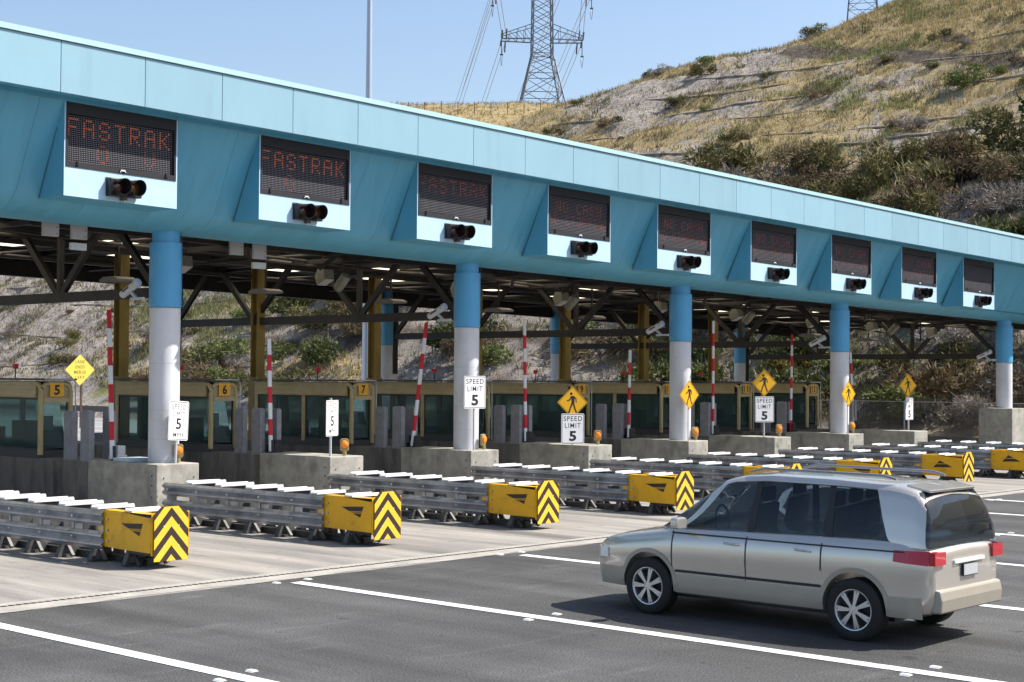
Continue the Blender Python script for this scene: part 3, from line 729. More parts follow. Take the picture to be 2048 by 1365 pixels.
t = empty('speed_limit_sign', (47.8, 25.2, 1.12), 'farthest white SPEED LIMIT 5 sign, seen nearly edge on, last island', 'speed sign', rz=az(274)); post(t, 0, 1.4); speed_plate(t, False, .72)
t = empty('pedestrian_sign', (47.7, 25.2, 1.12), 'farthest amber diamond walking figure sign, on the last island', 'warning sign', 'walking figure diamonds', rz=az(253)); ped_plate(t, 1.50)
# lane ends sign
t = empty('lane_ends_sign', (44.48, 70.12, .05), 'faded yellow diamond LANE ENDS MERGE LEFT sign beyond the first booth', 'road sign', rz=az(262))
m = MB(); m.box(.05, .15, .01, .1, .0, 3.0); m.build('pole', M_wood, t)
m = MB(); s_ = .80; cz = 2.98
m.prism([(s_, cz), (0, cz+s_), (-s_, cz), (0, cz-s_)], 1, -.004, 0, M_lem)
for j, wd in enumerate(('LANE', 'ENDS', 'MERGE', 'LEFT')): text(m, wd, 0, cz+.42-.27*j, .17, -.006, mat('faded ink', (.13, .11, .03), .6), .50 if j != 2 else .64, .01)
m.build('sign_plate', None, t)

# ------------------------------------------------------------------ amber beacons on the end blocks
def beacon():
    t = empty('amber_beacon', (0, 0, 0), '', 'warning light', 'round amber lights on the island ends')
    m = MB(); m.tube([(0, 0, 0), (0, 0, .09)], [.04, .05], 12); m.build('base', M_aluh, t, smooth=True)
    m = MB(); m.prism(rrect(.19, .27, .05, 0, .225), 1, -.01, .05); m.build('lamp_housing', M_aluh, t, bevel=.01)
    m = MB(); m.tube([(0, -.01, .235), (0, -.045, .235), (0, -.065, .235)], [.085, .075, .04], 20); m.build('lens', M_amber, t, smooth=True)
    return t
bc = beacon()
for i, x in enumerate((17.87, 22.11, 26.42, 30.62, 34.85, 39.05, 43.27)):
    o = bc if i == 0 else copy_tree(bc); o.location = (x, 24.75, 1.12); o.rotation_euler[2] = R(-20+random.uniform(-25, 15)) + (R(35) if i in (2, 6) else 0)
    o['label'] = 'round amber warning light on the end block of the ' + ORD[i+1] + ' island from the left'

#ZZ_BOOTHS
# ------------------------------------------------------------------ booths
def make_booth(num, k):
    a, b_ = IS[k]; Wd = .68
    t = empty('toll_booth', (a, 28.5, 1.07), 'tan framed toll booth with dark windows and orange number plate reading %s' % num if num != '8' else 'tan framed toll booth mostly hidden by the second column, its number plate covered', 'toll booth', 'toll booths in a row under the canopy')
    L = 3.8
    m = MB(); m.box(0, Wd, .05, L, 0, .16); m.build('base_wall', mat('dark booth skirt', (.05, .05, .055), .6), t)
    for x0, x1 in ((-.015, .05), (Wd-.05, Wd+.015)):
        m = MB(); m.box(x0, x1, .22, L, 1.24, 1.58); xx = x0 if x0 < 0 else x1
        m.box(xx-.012, xx+.012, .25, L, 1.50, 1.575); m.box(xx-.012, xx+.012, .25, L, 1.25, 1.31); m.box(xx-.006, xx+.006, .25, L, 1.41, 1.425)
        m.build('header_band', M_tan, t, bevel=.006)
    m = MB(); m.box(.05, Wd-.05, .3, L, 1.3, 1.56); m.build('ceiling', M_dark, t)
    for x in (.0, Wd):                       # corner posts curving back into the header
        m = MB(); m.tube([(x, .04, .08), (x, .04, 1.36), (x, .06, 1.45), (x, .12, 1.515), (x, .24, 1.535)], .055, 12); m.build('corner_post', M_tan, t, smooth=True)
    m = MB(); m.tube([(.0, .03, 1.36), (.0+.02, .03, 1.45), (.08, .03, 1.515), (.2, .03, 1.545), (Wd-.2, .03, 1.545), (Wd-.08, .03, 1.515), (Wd-.02, .03, 1.45), (Wd, .03, 1.36)], .045, 10)
    m.box(.05, Wd-.05, .0, .07, 1.15, 1.25); m.build('front_frame', M_tan, t, smooth=True)
    for y in (1.85, L-.06):
        for x in (-.01, Wd-.06):
            m = MB(); m.box(x, x+.07, y-.06, y+.06, .1, 1.24); m.build('mullion', M_tan, t)
    m = MB()
    for i in range(7): m.box(.05, Wd-.05, .03, .05, 1.265+i*.036, 1.288+i*.036)
    m.box(.05, Wd-.05, .05, .07, 1.25, 1.53); m.build('louvre', mat('pale tan slats', (.46, .38, .22), .6), t)
    for (y0, y1) in ((.12, 1.79), (1.91, L-.12)):
        for x in (.015, Wd-.02):
            m = MB(); m.box(x, x+.005, y0, y1, .18, 1.24); g1 = m.build('side_window', M_glass, t)
            m = MB(); m.box(x-.006, x+.012, y0, y0+.03, .16, 1.24); m.box(x-.006, x+.012, y1-.03, y1, .16, 1.24); m.box(x-.006, x+.012, y0+.03, y1-.03, .16, .2); m.box(x-.006, x+.012, y0+.03, y1-.03, 1.20, 1.24)
            m.build('window_frame', M_trim, g1)
    m = MB(); m.add([(.06, .08, .2), (Wd-.06, .08, .2), (Wd-.06, .36, 1.16), (.06, .36, 1.16)], [(0, 1, 2, 3)]); m.build('windscreen', M_glass, t)
    m = MB(); m.box(Wd*.3, Wd-.15, 1.0, 1.5, .1, .75); m.build('counter', M_dark, t)
    m = MB(); m.box(.12, .4, 2.1, 2.7, .1, .6); m.build('cabinet', M_dark, t)
    m = MB(); m.box(.2, Wd-.2, 3.0, 3.04, .1, 1.25); m.build('brightener', mat('pale teal partition', (.16, .22, .22), .4), t)  # pale panel added inside so the booth windows look brighter
    m = MB(); m.box(.3, .55, .5, .54, .55, .85); m.build('screen', mat('pale monitor back', (.3, .33, .33), .5), t)
    m = MB(); m.box(-.08, Wd+.08, -.08, L+.05, 1.60, 1.64); rf = m.build('roof', mat('dark booth roof', (.06, .065, .07), .6, var=.2), t)
    m = MB(); m.tube([(Wd+.08, -.03, .05), (Wd+.08, -.03, 1.5), (Wd+.05, -.06, 1.58), (Wd+.0, -.09, 1.625), (.0, -.09, 1.63)], .013, 8); m.build('conduit', M_pole, t, smooth=True)
    m = MB(); m.box(.18, .50, -.012, -.002, 1.265, 1.545, M_orange)
    text(m, num, .34, 1.405, .21, -.0135, M_ink, .13 if len(num) < 2 else .22, .035); m.build('number_plate', None, t)
    m = MB(); m.tube([(.5, 1.9, 1.64), (.5, 1.9, 1.84)], .012, 6, M_trim); m.box(.45, .55, 1.86, 1.94, 1.84, 1.95, M_red); m.build('beacon', None, t)
    return t
for k in range(1, 9): make_booth(str(k+4), k)

# guard posts
gp = MB(); gp.box(0, .13, 0, .3, 0, .98); gp.box(-.006, 0, .04, .26, .05, .9)
for k in range(1, 9):
    for j, (dx, y) in enumerate(((.03, 26.82), (.03, 27.42), (.72, 27.1))):
        mb = MB(); mb.v = list(gp.v); mb.f = list(gp.f); mb.mi = list(gp.mi)
        mb.box(.02, .11, .02, .28, .98, 1.0)
        o = mb.build('guard_post', M_post, None, loc=(IS[k][0]+dx, y, 1.07), bevel=.006)
        o.scale = (1, 1, 1 if j else 1.02)
        tag(o, 'grey square steel guard post on the %s island, %s' % (ORD[k], ['nearest the gate arm', 'nearest the booth', 'on its far side'][j]), 'post', 'grey guard posts in front of the booths')
# gate arms
def gate(k, zt_, lean, first_red, y):
    a, b_ = IS[k]
    t = empty('gate_arm', (a+.2, y, 1.1), 'raised gate arm with red and white bands on the %s island' % ORD[k] + (', leaning right' if lean > .1 else ''), 'gate arm', 'raised red and white gate arms')
    m = MB(); m.box(.09, .33, -.02, .28, -.03, .12 if k % 2 else .2); m.box(.12, .3, .0, .24, .1, .3); m.build('mechanism', M_trim if k != 1 else M_pole, t, bevel=.01)
    L = zt_-1.12; n__ = round(L/.36); h_ = L/n__
    m = MB(); tx = lean
    for i in range(n__):
        red = (i % 2 == (1 if first_red else 0))
        z0, z1 = .05+i*h_, .05+(i+1)*h_
        s0, s1 = z0/L, z1/L
        m.bar((0, tx*s0, z0), (0, tx*s1, z1), .09, .035, M_red if red else M_wh, up=(0, 1, 0))
    m.build('arm', None, t)
    m = MB(); m.bar((.03, -.03*0, -.03), (.03, tx*.1, .3), .05, .1, up=(0, 1, 0)); m.build('clamp', M_trim, t)
for k, (zz, ln, fr, y) in {1: (4.04, .18, True, 26.25), 2: (3.58, .10, True, 26.66), 3: (4.05, -.45, True, 26.62), 4: (4.2, .07, True, 26.75), 5: (3.55, -.04, True, 26.68),
                           6: (4.5, .0, True, 26.77), 7: (4.2, -.04, False, 26.7), 8: (3.7, .12, True, 26.85)}.items():
    gate(k, zz, ln, fr, y)
m = MB(); m.box(0, .6, 0, .5, 0, .07); tag(m.build('cabinet_lid', mat('pale blue metal lid', (.42, .52, .60), .5), None, loc=(17.25, 25.5, 1.12), bevel=.01), 'flat pale blue metal box lying on the first island by the column', 'box')

#ZZ_FITTINGS
# ------------------------------------------------------------------ cameras and readers under the canopy
def cctv(x, y, z, lab):
    t = empty('security_camera', (x, y, z), lab, 'camera', 'tube cameras clamped beside the columns')
    m = MB(); m.tube([(-.0, .42, -.10), (0, .40, -.09), (0, -.02, .09), (0, -.04, .10)], [.05, .075, .075, .05], 14); 
    m.build('camera_tube', M_silver, t, smooth=True)
    m = MB(); m.bar((-.077, .30, -.04), (-.077, .1, .045), .01, .03); m.build('dark_stripe', M_trim, t)
    m = MB(); m.tube([(0, -.05, .11), (0, -.12, .14)], [.09, .08], 14); m.bar((0, .15, -.02), (.0, -.05, -.16), .05, .05); m.bar((0, .1, -.18), (0, -.3, -.18), .06, .05); m.build('bracket', M_pole, t)
for i, (x, z) in enumerate([(17.35, 4.44), (25.75, 4.30), (34.2, 4.16), (42.65, 3.98), (54.4, 3.74)]):
    cctv(x, 25.5, z, 'silver tube camera tilted down beside the %s column' % ORD[i+1])
for i, (x, y, z) in enumerate([(28.6, 26.3, 5.05), (37.2, 26.3, 4.92), (45.6, 26.3, 4.8), (52.0, 26.3, 4.7), (20.2, 26.4, 5.2)]):
    if i == 4: continue
    t = empty('reader_camera', (x, y, z), 'cream cylindrical reader hanging under the canopy edge, ' + ['between the first and second columns', 'between the second and third columns', 'between the third and fourth columns', 'between the fourth and fifth columns'][i], 'camera', 'cream readers under the canopy')
    t.location.x = [23.5, 31.6, 40.0, 49.0][i]
    m = MB(); m.tube([(-.0, .3, -.28), (0, .28, -.26), (0, 0, .0), (0, -.02, .02)], [.10, .115, .115, .09], 16); m.tube([(0, .17, -.15), (0, .13, -.11)], .125, 16); m.build('barrel', M_creamcam, t, smooth=True)
    m = MB(); m.bar((0, .1, .0), (0, .1, .55), .04, .04); m.build('hanger', M_truss, t)
for i, (x, y, z, nm) in enumerate([(15.5, 25.5, 5.5, 'left panel over the first lane'), (16.1, 25.5, 5.48, 'right panel over the first lane'), (19.85, 25.6, 5.43, 'left panel over the second lane'), (20.45, 25.6, 5.38, 'right panel over the second lane')]):
    t = empty('antenna_panel', (x, y, z-.16), 'flat grey antenna panel hanging below the canopy edge, ' + nm, 'antenna', 'grey panels under the canopy edge')
    m = MB(); m.box(-.14, .2, 0, .06, -.0, .42); m.build('panel', M_greyb, t, bevel=.01)
    m = MB(); 
    for q in (.05, .17, .32): m.tube([(.15, -.006, q), (.15, 0, q)], .012, 6)
    m.build('bolt', M_dsteel, t)
    m = MB(); m.bar((.02, .09, .2), (.02, .09, 1.0), .05, .05)
    if i % 2: m.box(-.16, .17, -.02, .05, -.2, -.07, M_silver)
    m.build('mount', M_truss if not i % 2 else None, t)
for k in range(1, 12):                              # floodlight boxes and flat overhead luminaires
    x = 15.3+4.22*(k-1)+(.0 if k % 2 else .25); z = zd(x)-1.15
    t = empty('floodlight', (x, 27.3, z), 'grey box floodlight tilted under the canopy above the %s lane from the left' % (ORD+['ninth', 'tenth', 'eleventh'])[k], 'light', 'box lights under the canopy')
    m = MB(); m.prism([(-.16, -.02), (.12, -.14), (.2, .05), (.1, .22), (-.12, .2)], 0, -.15, .15); m.build('body', M_creamcam, t, bevel=.01)
    m = MB(); m.prism([(-.17, -.035), (.12, -.16), (.12, -.145), (-.165, -.02)], 0, -.13, .13); m.build('lens', M_greyb, t)
    m = MB(); m.bar((0, .05, .2), (0, .05, .95), .04, .04); m.build('hanger', M_truss, t)
for k in range(1, 12):
    x = 19.2+4.22*(k-1.8); z = zd(x)-1.35
    t = empty('overhead_luminaire', (x, 30.1, z), 'flat pale luminaire tray hanging under the canopy, %s from the left' % (ORD+['ninth', 'tenth', 'eleventh'])[k], 'light', 'flat luminaires under the canopy')
    m = MB(); m.prism([(-.36, .02), (-.34, -.03), (.34, -.03), (.36, .02), (.2, .08), (-.2, .08)], 0, -.26, .26); m.build('tray', mat('pale tray', (.20, .19, .19), .6), t)
    m = MB(); m.bar((0, 0, .1), (0, 0, 1.2), .04, .04); m.build('hanger', M_truss, t)

# ------------------------------------------------------------------ light pole behind, roadside barrier, fence, pedestal
t = empty('light_pole', (40.75, 44.4, 0), 'tall tapered silver light pole rising behind the canopy', 'light pole')
m = MB(); m.tube([(0, 0, 0), (0, 0, 7.3), (0, 0, 20)], [.185, .155, .085], 20, cap=True); m.build('shaft', mat('pole galvanised', (.50, .54, .62), .4, metal=.4), t, smooth=True)
m = MB(); m.tube([(0, 0, 7.1), (0, 0, 7.35)], .165, 20); m.box(-.3, .3, -.3, .3, 0, .05); m.build('collar', M_pole, t)
m = MB(); m.tube([(0, 0, 19.8), (-1.5, -1.5, 20.4)], .04, 8); m.box(-2.0, -1.3, -1.8, -1.4, 20.3, 20.45); m.build('lamp_arm', M_pole, t)
t = tag(MB().build('x') if False else empty('concrete_barrier', (56, 0, 0), 'low dark concrete barrier running along the foot of the hill at right', 'barrier'))
m = MB(); m.prism([(-.3, 0), (.3, 0), (.22, .12), (.1, .3), (.075, .62), (-.075, .62), (-.1, .3), (-.22, .12)], 1, -30, 40); m.build('barrier_wall', mat('dark weathered concrete', (.15, .145, .14), .85, var=.3, scale=2), t)
t = empty('pedestal_block', (54.95, 25.13, 0), 'tall concrete pedestal under the rightmost column', 'pedestal')
m = MB(); m.box(-.75, .45, -.65, .65, 0, 1.79); m.build('block', M_conc2, t, bevel=.02)
t = empty('chainlink_fence', (56.5, 24, 0), 'grey chain link fence behind the barrier at the right', 'fence')
for y in (-12, -8, -4, 0, 4.0, 8.0, 11.8):
    m = MB(); m.tube([(0, y-2, .5), (0, y-2, 1.98)], .03, 8); m.build('post', M_pole, t)
m = MB(); m.tube([(0, -14, 1.94), (0, 9.8, 1.94)], .018, 6); m.build('top_rail', M_pole, t)
m = MB(); st = .11
for i in range(int(24/st)):
    y = -14+i*st
    for sg in (1, -1):
        for j in range(5):
            z0 = .55+j*.27; y0 = y+sg*j*.27
            m.bar((sg*.003, y0, z0), (sg*.003, y0+sg*.27, z0+.27), .005, .005)
fm = m.build('mesh_fabric', mat('fence wire', (.28, .28, .28), .5, metal=.6), t)
t = empty('guardrail_far', (54.6, 85, 0), 'metal guardrail at the foot of the hill beyond the booths', 'guardrail')
m = MB(); m.prism([(0, .48), (.05, .52), (.02, .6), (.06, .66), (.02, .74), (.05, .8), (0, .84)], 1, -40, 90); m.build('rail', mat('dull far rail', (.10, .09, .08), .7), t)
m = MB()
for y in range(-40, 90, 2): m.box(.06, .2, y, y+.12, 0, .8)
m.build('posts', M_wood, t)

#ZZ_CAR
# ------------------------------------------------------------------ car
def tocar(o, t): o.parent = t
car = empty('silver_car', (15.78, 7.62, 0), 'silver beige wagon driving away from the camera toward the toll lanes', 'car')
def interp(tab, y): 
    ys = [a[0] for a in tab]; return [float(np.interp(y, ys, [a[i] for a in tab])) for i in range(1, len(tab[0]))]
# y, half width, top z (hood/belt line), bottom z
BT = [(0.0, .70, .95, .42), (.06, .82, 1.02, .34), (.25, .885, 1.10, .28), (.6, .905, 1.115, .25), (1.5, .92, 1.10, .24), (2.6, .92, 1.075, .24), (3.35, .915, 1.045, .24), (3.62, .905, 1.0, .25), (4.1, .88, .93, .26), (4.42, .80, .85, .28), (4.58, .66, .74, .32), (4.63, .5, .62, .38)]
YS = [0, .03, .08, .16, .3, .5, .75, 1.0, 1.3, 1.6, 1.9, 2.2, 2.5, 2.8, 3.1, 3.35, 3.5, 3.65, 3.85, 4.05, 4.25, 4.4, 4.5, 4.57, 4.61, 4.63]
rings = []
for y in YS:
    hw, tz, bz = interp(BT, y); H_ = tz-bz
    sec = [(0, bz), (hw*.80, bz), (hw*.955, bz+.04), (hw*.985, bz+.16), (hw*.975, bz+.30*1), (hw, bz+H_*.62), (hw*.985, bz+H_*.82), (hw*.935, bz+H_*.95), (hw*.86, tz), (hw*.45, tz+.02), (0, tz+.028)]
    rings.append([(x, y, z) for x, z in sec]+[(-x, y, z) for x, z in sec[-2:0:-1]])
m = MB(); k = len(rings[0]); vs = [v for r_ in rings for v in r_]
fs = [(i*k+j, i*k+(j+1) % k, (i+1)*k+(j+1) % k, (i+1)*k+j) for i in range(len(rings)-1) for j in range(k)]
fs += [tuple(range(k)), tuple(range((len(rings)-1)*k, len(rings)*k))]
m.add(vs, fs)
body = m.build('body', M_paint, car)
for f in body.data.polygons: f.use_smooth = True
md = body.modifiers.new('ss', 'SUBSURF'); md.levels = 2; md.render_levels = 2
WH = [.88, 3.63]; WR = .335
cut = MB()
for y in WH:
    for sx in (-1, 1): cut.tube([(sx*1.2, y, .36), (sx*.62, y, .36)], .385, 40)
cutter = cut.build('cutter', M_trim, car)
bo = body.modifiers.new('bo', 'BOOLEAN'); bo.object = cutter; bo.operation = 'DIFFERENCE'; bo.solver = 'EXACT'
bpy.context.view_layer.update(); dg = bpy.context.evaluated_depsgraph_get()
nm = bpy.data.meshes.new_from_object(body.evaluated_get(dg)); body.modifiers.clear(); body.data = nm
if len(nm.materials) > 1: pass
bpy.data.objects.remove(cutter)
es = body.modifiers.new('es', 'EDGE_SPLIT'); es.split_angle = R(35)
# greenhouse
GT = [(.13, .83, 1.08, 1.20), (.30, .80, 1.08, 1.50)]
def gh(inset, z0=1.04):
    # stations: y, lower half width, roof half width, roof z   (glass volume)
    st = [(.06, .79, .72, 1.22), (.13, .80, .68, 1.45), (.24, .80, .655, 1.60), (.5, .805, .65, 1.66), (1.3, .81, .655, 1.69), (2.1, .81, .655, 1.695), (2.55, .81, .64, 1.66), (2.72, .81, .63, 1.61), (3.1, .80, .66, 1.35), (3.5, .77, .74, 1.05)]
    rg = []
    for (y, lw, rw, rz) in st:
        rz -= inset; lw -= inset; rw -= inset
        rg.append([(lw, y, z0), ((lw*.93+rw*.07), y, z0+(rz-z0)*.12), ((lw+rw)/2+.012, y, z0+(rz-z0)*.5), (rw+.01, y, z0+(rz-z0)*.9), (rw-.05, y, rz-.0), (rw*.5, y, rz+.02), (0, y, rz+.026)])
    return st, rg
st_, rg_ = gh(0)
m = MB(); full = [r_+[(-x, y, z) for x, y, z in r_[-2::-1]] for r_ in rg_]; k = len(full[0])
m.add([v for r_ in full for v in r_], [(i*k+j, i*k+j+1, (i+1)*k+j+1, (i+1)*k+j) for i in range(len(full)-1) for j in range(k-1)]+[tuple(range(k)), tuple(range((len(full)-1)*k, len(full)*k))])
g = m.build('window_glass', M_carglass, car); 
for f in g.data.polygons: f.use_smooth = True
g.modifiers.new('es', 'EDGE_SPLIT').split_angle = R(50)
# roof skin and pillars: slightly proud strips of the same surface
def surf(y, s):   # s 0..1 from belt to roof centre on left side(+), returns point on glass surface
    ys = [a[0] for a in st_]; i = max(0, min(len(ys)-2, int(np.searchsorted(ys, y)-1))); f = (y-ys[i])/(ys[i+1]-ys[i]); f = min(max(f, 0), 1)
    def at(r_):
        t_ = s*(len(r_)-1); j = min(int(t_), len(r_)-2); q = t_-j
        return Vector(r_[j]).lerp(Vector(r_[j+1]), q)
    return at(rg_[i]).lerp(at(rg_[i+1]), f)
def skin(m, quads, off=.012, n1=8, n2=4, mt=None):
    # quads: (y,s) corners a,b,c,d bilinear patch, mirrored on both sides
    for (a, b2, c, d2) in quads:
        for sg in (1, -1):
            vs = []
            for i in range(n1+1):
                for j in range(n2+1):
                    u, v = i/n1, j/n2
                    y = (a[0]*(1-u)+b2[0]*u)*(1-v)+(d2[0]*(1-u)+c[0]*u)*v; s = (a[1]*(1-u)+b2[1]*u)*(1-v)+(d2[1]*(1-u)+c[1]*u)*v
                    p = surf(y, s); ct = Vector((0, p.y, 1.15)); nn = (p-ct); nn.y = 0; nn.normalize()
                    p = p+nn*off; vs.append((sg*p.x, p.y, p.z))
            fs = [(i*(n2+1)+j, (i+1)*(n2+1)+j, (i+1)*(n2+1)+j+1, i*(n2+1)+j+1) for i in range(n1) for j in range(n2)]
            m.add(vs, fs, mt)
m = MB()
skin(m, [((.17, .52), (2.74, .52), (2.66, 1.0), (.19, 1.0))], .014, 26, 8)          # roof
rp = m.build('roof', M_paint, car, smooth=True); thick(rp, .02)
m = MB()
skin(m, [((.07, .0), (.44, .0), (.74, .55), (.14, .55))], .012, 8, 12)               # rear quarter pillar
skin(m, [((3.42, .0), (3.5, .0), (2.74, .6), (2.60, .55))], .012, 5, 12)             # windscreen pillar
for p_ in explode(m, 'pillar', M_paint, car, smooth=True): thick(p_, .015)
m = MB(); skin(m, [((1.18, 0), (1.28, 0), (1.30, .53), (1.22, .53)), ((2.20, 0), (2.30, 0), (2.24, .53), (2.16, .53))], .004, 3, 10); explode(m, 'window_trim', M_trim, car)
m = MB()
for sx in (-1, 1): m.tube([(sx*.56, .55, 1.73), (sx*.57, .7, 1.765), (sx*.57, 2.2, 1.775), (sx*.56, 2.4, 1.73)], .016, 8)
explode(m, 'roof_rail', mat('grey rail', (.3, .3, .32), .4, metal=.5), car, smooth=True)
m = MB(); m.prism([(.19, 1.60), (.45, 1.655), (.45, 1.685), (.17, 1.628)], 0, -.53, .53); m.build('spoiler', M_paint, car, bevel=.01)
m = MB(); skin(m, [((.5, .0), (3.3, .0), (2.7, 1.0), (.3, 1.0))], -.03, 12, 6) if False else None
M_seat = mat('dark seat cloth', (.045, .045, .05), .9)
for y, xs__ in ((2.28, (-.38, .38)), (1.35, (-.42, 0, .42))):
    for x in xs__:
        m = MB(); m.prism([(y-.04, 1.02), (y+.10, 1.02), (y+.02, 1.36), (y-.09, 1.36)], 0, x-.2, x+.2); m.prism([(y-.075, 1.38), (y+.015, 1.38), (y+.0, 1.54), (y-.08, 1.54)], 0, x-.12, x+.12); m.build('seat', M_seat, car, bevel=.03)
m = MB(); m.prism([(2.95, 1.02), (3.4, 1.02), (3.3, 1.09), (2.98, 1.13)], 0, -.66, .66); m.build('dashboard', M_trim, car)
m = MB(); m.tube([(-.38+.17*math.cos(a), 2.88+.02*math.sin(a), 1.12+.17*math.sin(a)) for a in np.linspace(0, 2*math.pi, 20)], .014, 6); m.build('steering_wheel', M_trim, car)
# lower cladding and door lines (proud strips)
def side_x(y, z):
    hw, tz, bz = interp(BT, y); H_ = tz-bz
    sec = [(hw*.955, bz+.04), (hw*.985, bz+.16), (hw*.975, bz+.30), (hw, bz+H_*.62), (hw*.985, bz+H_*.82), (hw*.935, bz+H_*.95)]
    return float(np.interp(z, [q[1] for q in sec], [q[0] for q in sec]))
def sidestrip(m, y0, y1, z0, z1, off, n_=14, mt=None):
    for sg in (-1, 1):
        vs = []
        for i in range(n_+1):
            y = y0+(y1-y0)*i/n_
            for z in (z0, (z0+z1)/2, z1): vs.append((sg*(side_x(y, z)+off), y, z))
        m.add(vs, [(3*i+j, 3*i+3+j, 3*i+4+j, 3*i+1+j) for i in range(n_) for j in range(2)], mt)
m = MB()
for (a_, b_) in ((.12, .48), (1.28, 3.23), (4.03, 4.42)): sidestrip(m, a_, b_, .30, .52, .010)
for o in explode(m, 'side_cladding', M_clad, car, smooth=True): thick(o, .02)
m = MB()
for (a_, b_) in ((1.28, 3.23),): sidestrip(m, a_, b_, .535, .565, .013)
for (a_, b_) in ((.3, 3.3),): sidestrip(m, a_, b_, .985, 1.0, .006)
explode(m, 'moulding', M_trim, car)
m = MB()
for y in (1.28, 2.25, 3.28):
    for sg in (-1, 1):
        vs = []
        for z in np.linspace(.36 if y > 1.3 else .72, 1.02, 9): vs += [(sg*(side_x(y, z)+.004), y-.006, z), (sg*(side_x(y, z)+.004), y+.006, z)]
        m.add(vs, [(2*i, 2*i+1, 2*i+3, 2*i+2) for i in range(8)])
explode(m, 'door_gap', M_trim, car)
for y in (1.42, 2.36):
    m = MB()
    for sg in (-1, 1): x = side_x(y, .93); m.tube([(sg*(x-.01), y-.02, .92), (sg*(x+.03), y, .92), (sg*(x+.03), y+.16, .925), (sg*(x-.01), y+.19, .925)], .013, 8)
    m.build('door_handle', M_paint, car, smooth=True)
for sg in (-1, 1):
    m = MB(); m.bar((sg*.84, 3.12, 1.06), (sg*.95, 3.12, 1.09), .05, .04); m.prism(rrect(.2, .14, .05, sg*1.02, 1.12), 1, 3.04, 3.15); o = m.build('wing_mirror', M_paint, car, bevel=.02); 
    # tail lights
    m = MB(); vs = []
    for i, y in enumerate(np.linspace(.005, .42, 9)):
        for z in (.86+.03*(y/.42), 1.01): vs.append((sg*(side_x(max(y, .02), z)+.008), y, z))
    m.add(vs, [(2*i, 2*i+2, 2*i+3, 2*i+1) for i in range(8)]); m.box(sg*.56, sg*.80, -.02, .05, .865, 1.0)
    o = m.build('tail_light', M_tail, car); thick(o, .008)
    m = MB(); vs = []
    for i, y in enumerate(np.linspace(4.28, 4.60, 7)):
        for z in (.62, .74): vs.append((sg*(side_x(y, z)+.01), y, z))
    m.add(vs, [(2*i, 2*i+2, 2*i+3, 2*i+1) for i in range(6)]); o = m.build('headlight', M_clear, car)
    # arches
    for y in WH:
        m = MB(); n__ = 22; vs = []
        for i in range(n__+1):
            a = R(-8)+i*R(196)/n__
            for r_ in (.378, .425):
                yy, z = y+r_*math.cos(a), .36+r_*math.sin(a); vs.append((sg*(side_x(yy, min(z, .95))+.012), yy, z))
        m.add(vs, [(2*i, 2*i+2, 2*i+3, 2*i+1) for i in range(n__)]); o = m.build('arch_trim', M_clad, car, smooth=True); thick(o, .015)
        # wheels
        m = MB(); xo = sg*.915; xi = sg*.70
        m.lathe(xo, y, WR, [(-sg*.21, .2), (-sg*.215, WR-.03), (-sg*.19, WR), (-sg*.03, WR), (-sg*.008, WR-.02), (0, WR-.05), (-sg*.002, .235), (-sg*.012, .222), (-sg*.04, .218)], 40)
        tw = m.build('wheel', M_tyre, car, smooth=True)
        m = MB(); m.lathe(xo, y, WR, [(-sg*.006, .222), (-sg*.008, .212), (-sg*.025, .200), (-sg*.10, .19)], 32)
        for q in range(7):
            a = q*2*math.pi/7
            for da in (-.09, .09): m.bar((xo-sg*.02, y+.04*math.cos(a), WR+.04*math.sin(a)), (xo-sg*.025, y+.205*math.cos(a+da), WR+.205*math.sin(a+da)), .028, .03, up=(1, 0, 0))
        m.lathe(xo, y, WR, [(-sg*.04, .06), (-sg*.012, .055), (-sg*.008, .0)], 16)
        m.build('rim', M_rim, tw, smooth=True)
        m = MB(); m.tube([(xo-sg*.10, y, WR), (xo-sg*.11, y, WR)], .21, 24); m.build('brake_disc', M_trim, tw)
m = MB(); m.box(-.6, .6, .55, 4.1, .21, .34); explode(m, 'underbody', M_trim, car)
m = MB(); m.prism([(-.045, .36), (-.055, .50), (-.03, .60), (.1, .62), (.1, .36)], 0, -.72, .72); m.build('rear_bumper', M_clad, car, bevel=.02)
m = MB(); m.box(-.16, .16, -.03, -.012, .72, .835, mat('plate face', (.45, .46, .48), .4)); m.box(-.17, .17, -.026, -.012, .71, .845, M_trim); m.build('number_plate', None, car)
m = MB(); m.prism([(.145, 1.10), (.155, 1.10), (.30, 1.48), (.29, 1.48)], 0, -.62, .62); m.build('rear_wiper', M_trim, car) if False else None
m = MB(); m.box(-.35, .35, -.02, .02, .86, .895); m.build('tailgate_trim', M_steelw, car)

#ZZ_TERRAIN
# ------------------------------------------------------------------ hills
def sm(a, b2, k): 
    h_ = np.clip(.5+.5*(b2-a)/k, 0, 1); return b2*(1-h_)+a*h_-k*h_*(1-h_)
CR = ([-60, 0, 64.9, 66.06, 68.24, 70.48, 72.55, 80, 84.9, 86.9, 89.4, 104, 125, 300, 900], [60, 54, 35.95, 35.4, 34, 32.5, 31.8, 31.6, 29.7, 29.2, 28.2, 21.5, 19, 17, 17])
prm = [(rng.uniform(0, 6.28), rng.uniform(0, 6.28), rng.uniform(0, 2*math.pi)) for _ in range(60)]
def fbm(X, Y, base, octs, seed=0):
    o = np.zeros_like(X, dtype=float); amp = 1; f = base
    for i in range(octs):
        for j in range(4):
            p = prm[(seed*7+i*4+j) % 60]; th = p[2]+j*1.57
            o += amp*.35*np.sin((X*math.cos(th)+Y*math.sin(th))*f+p[0]+1.3*np.sin((X*math.sin(th)-Y*math.cos(th))*f*.7+p[1]))
        amp *= .52; f *= 1.93
    return o
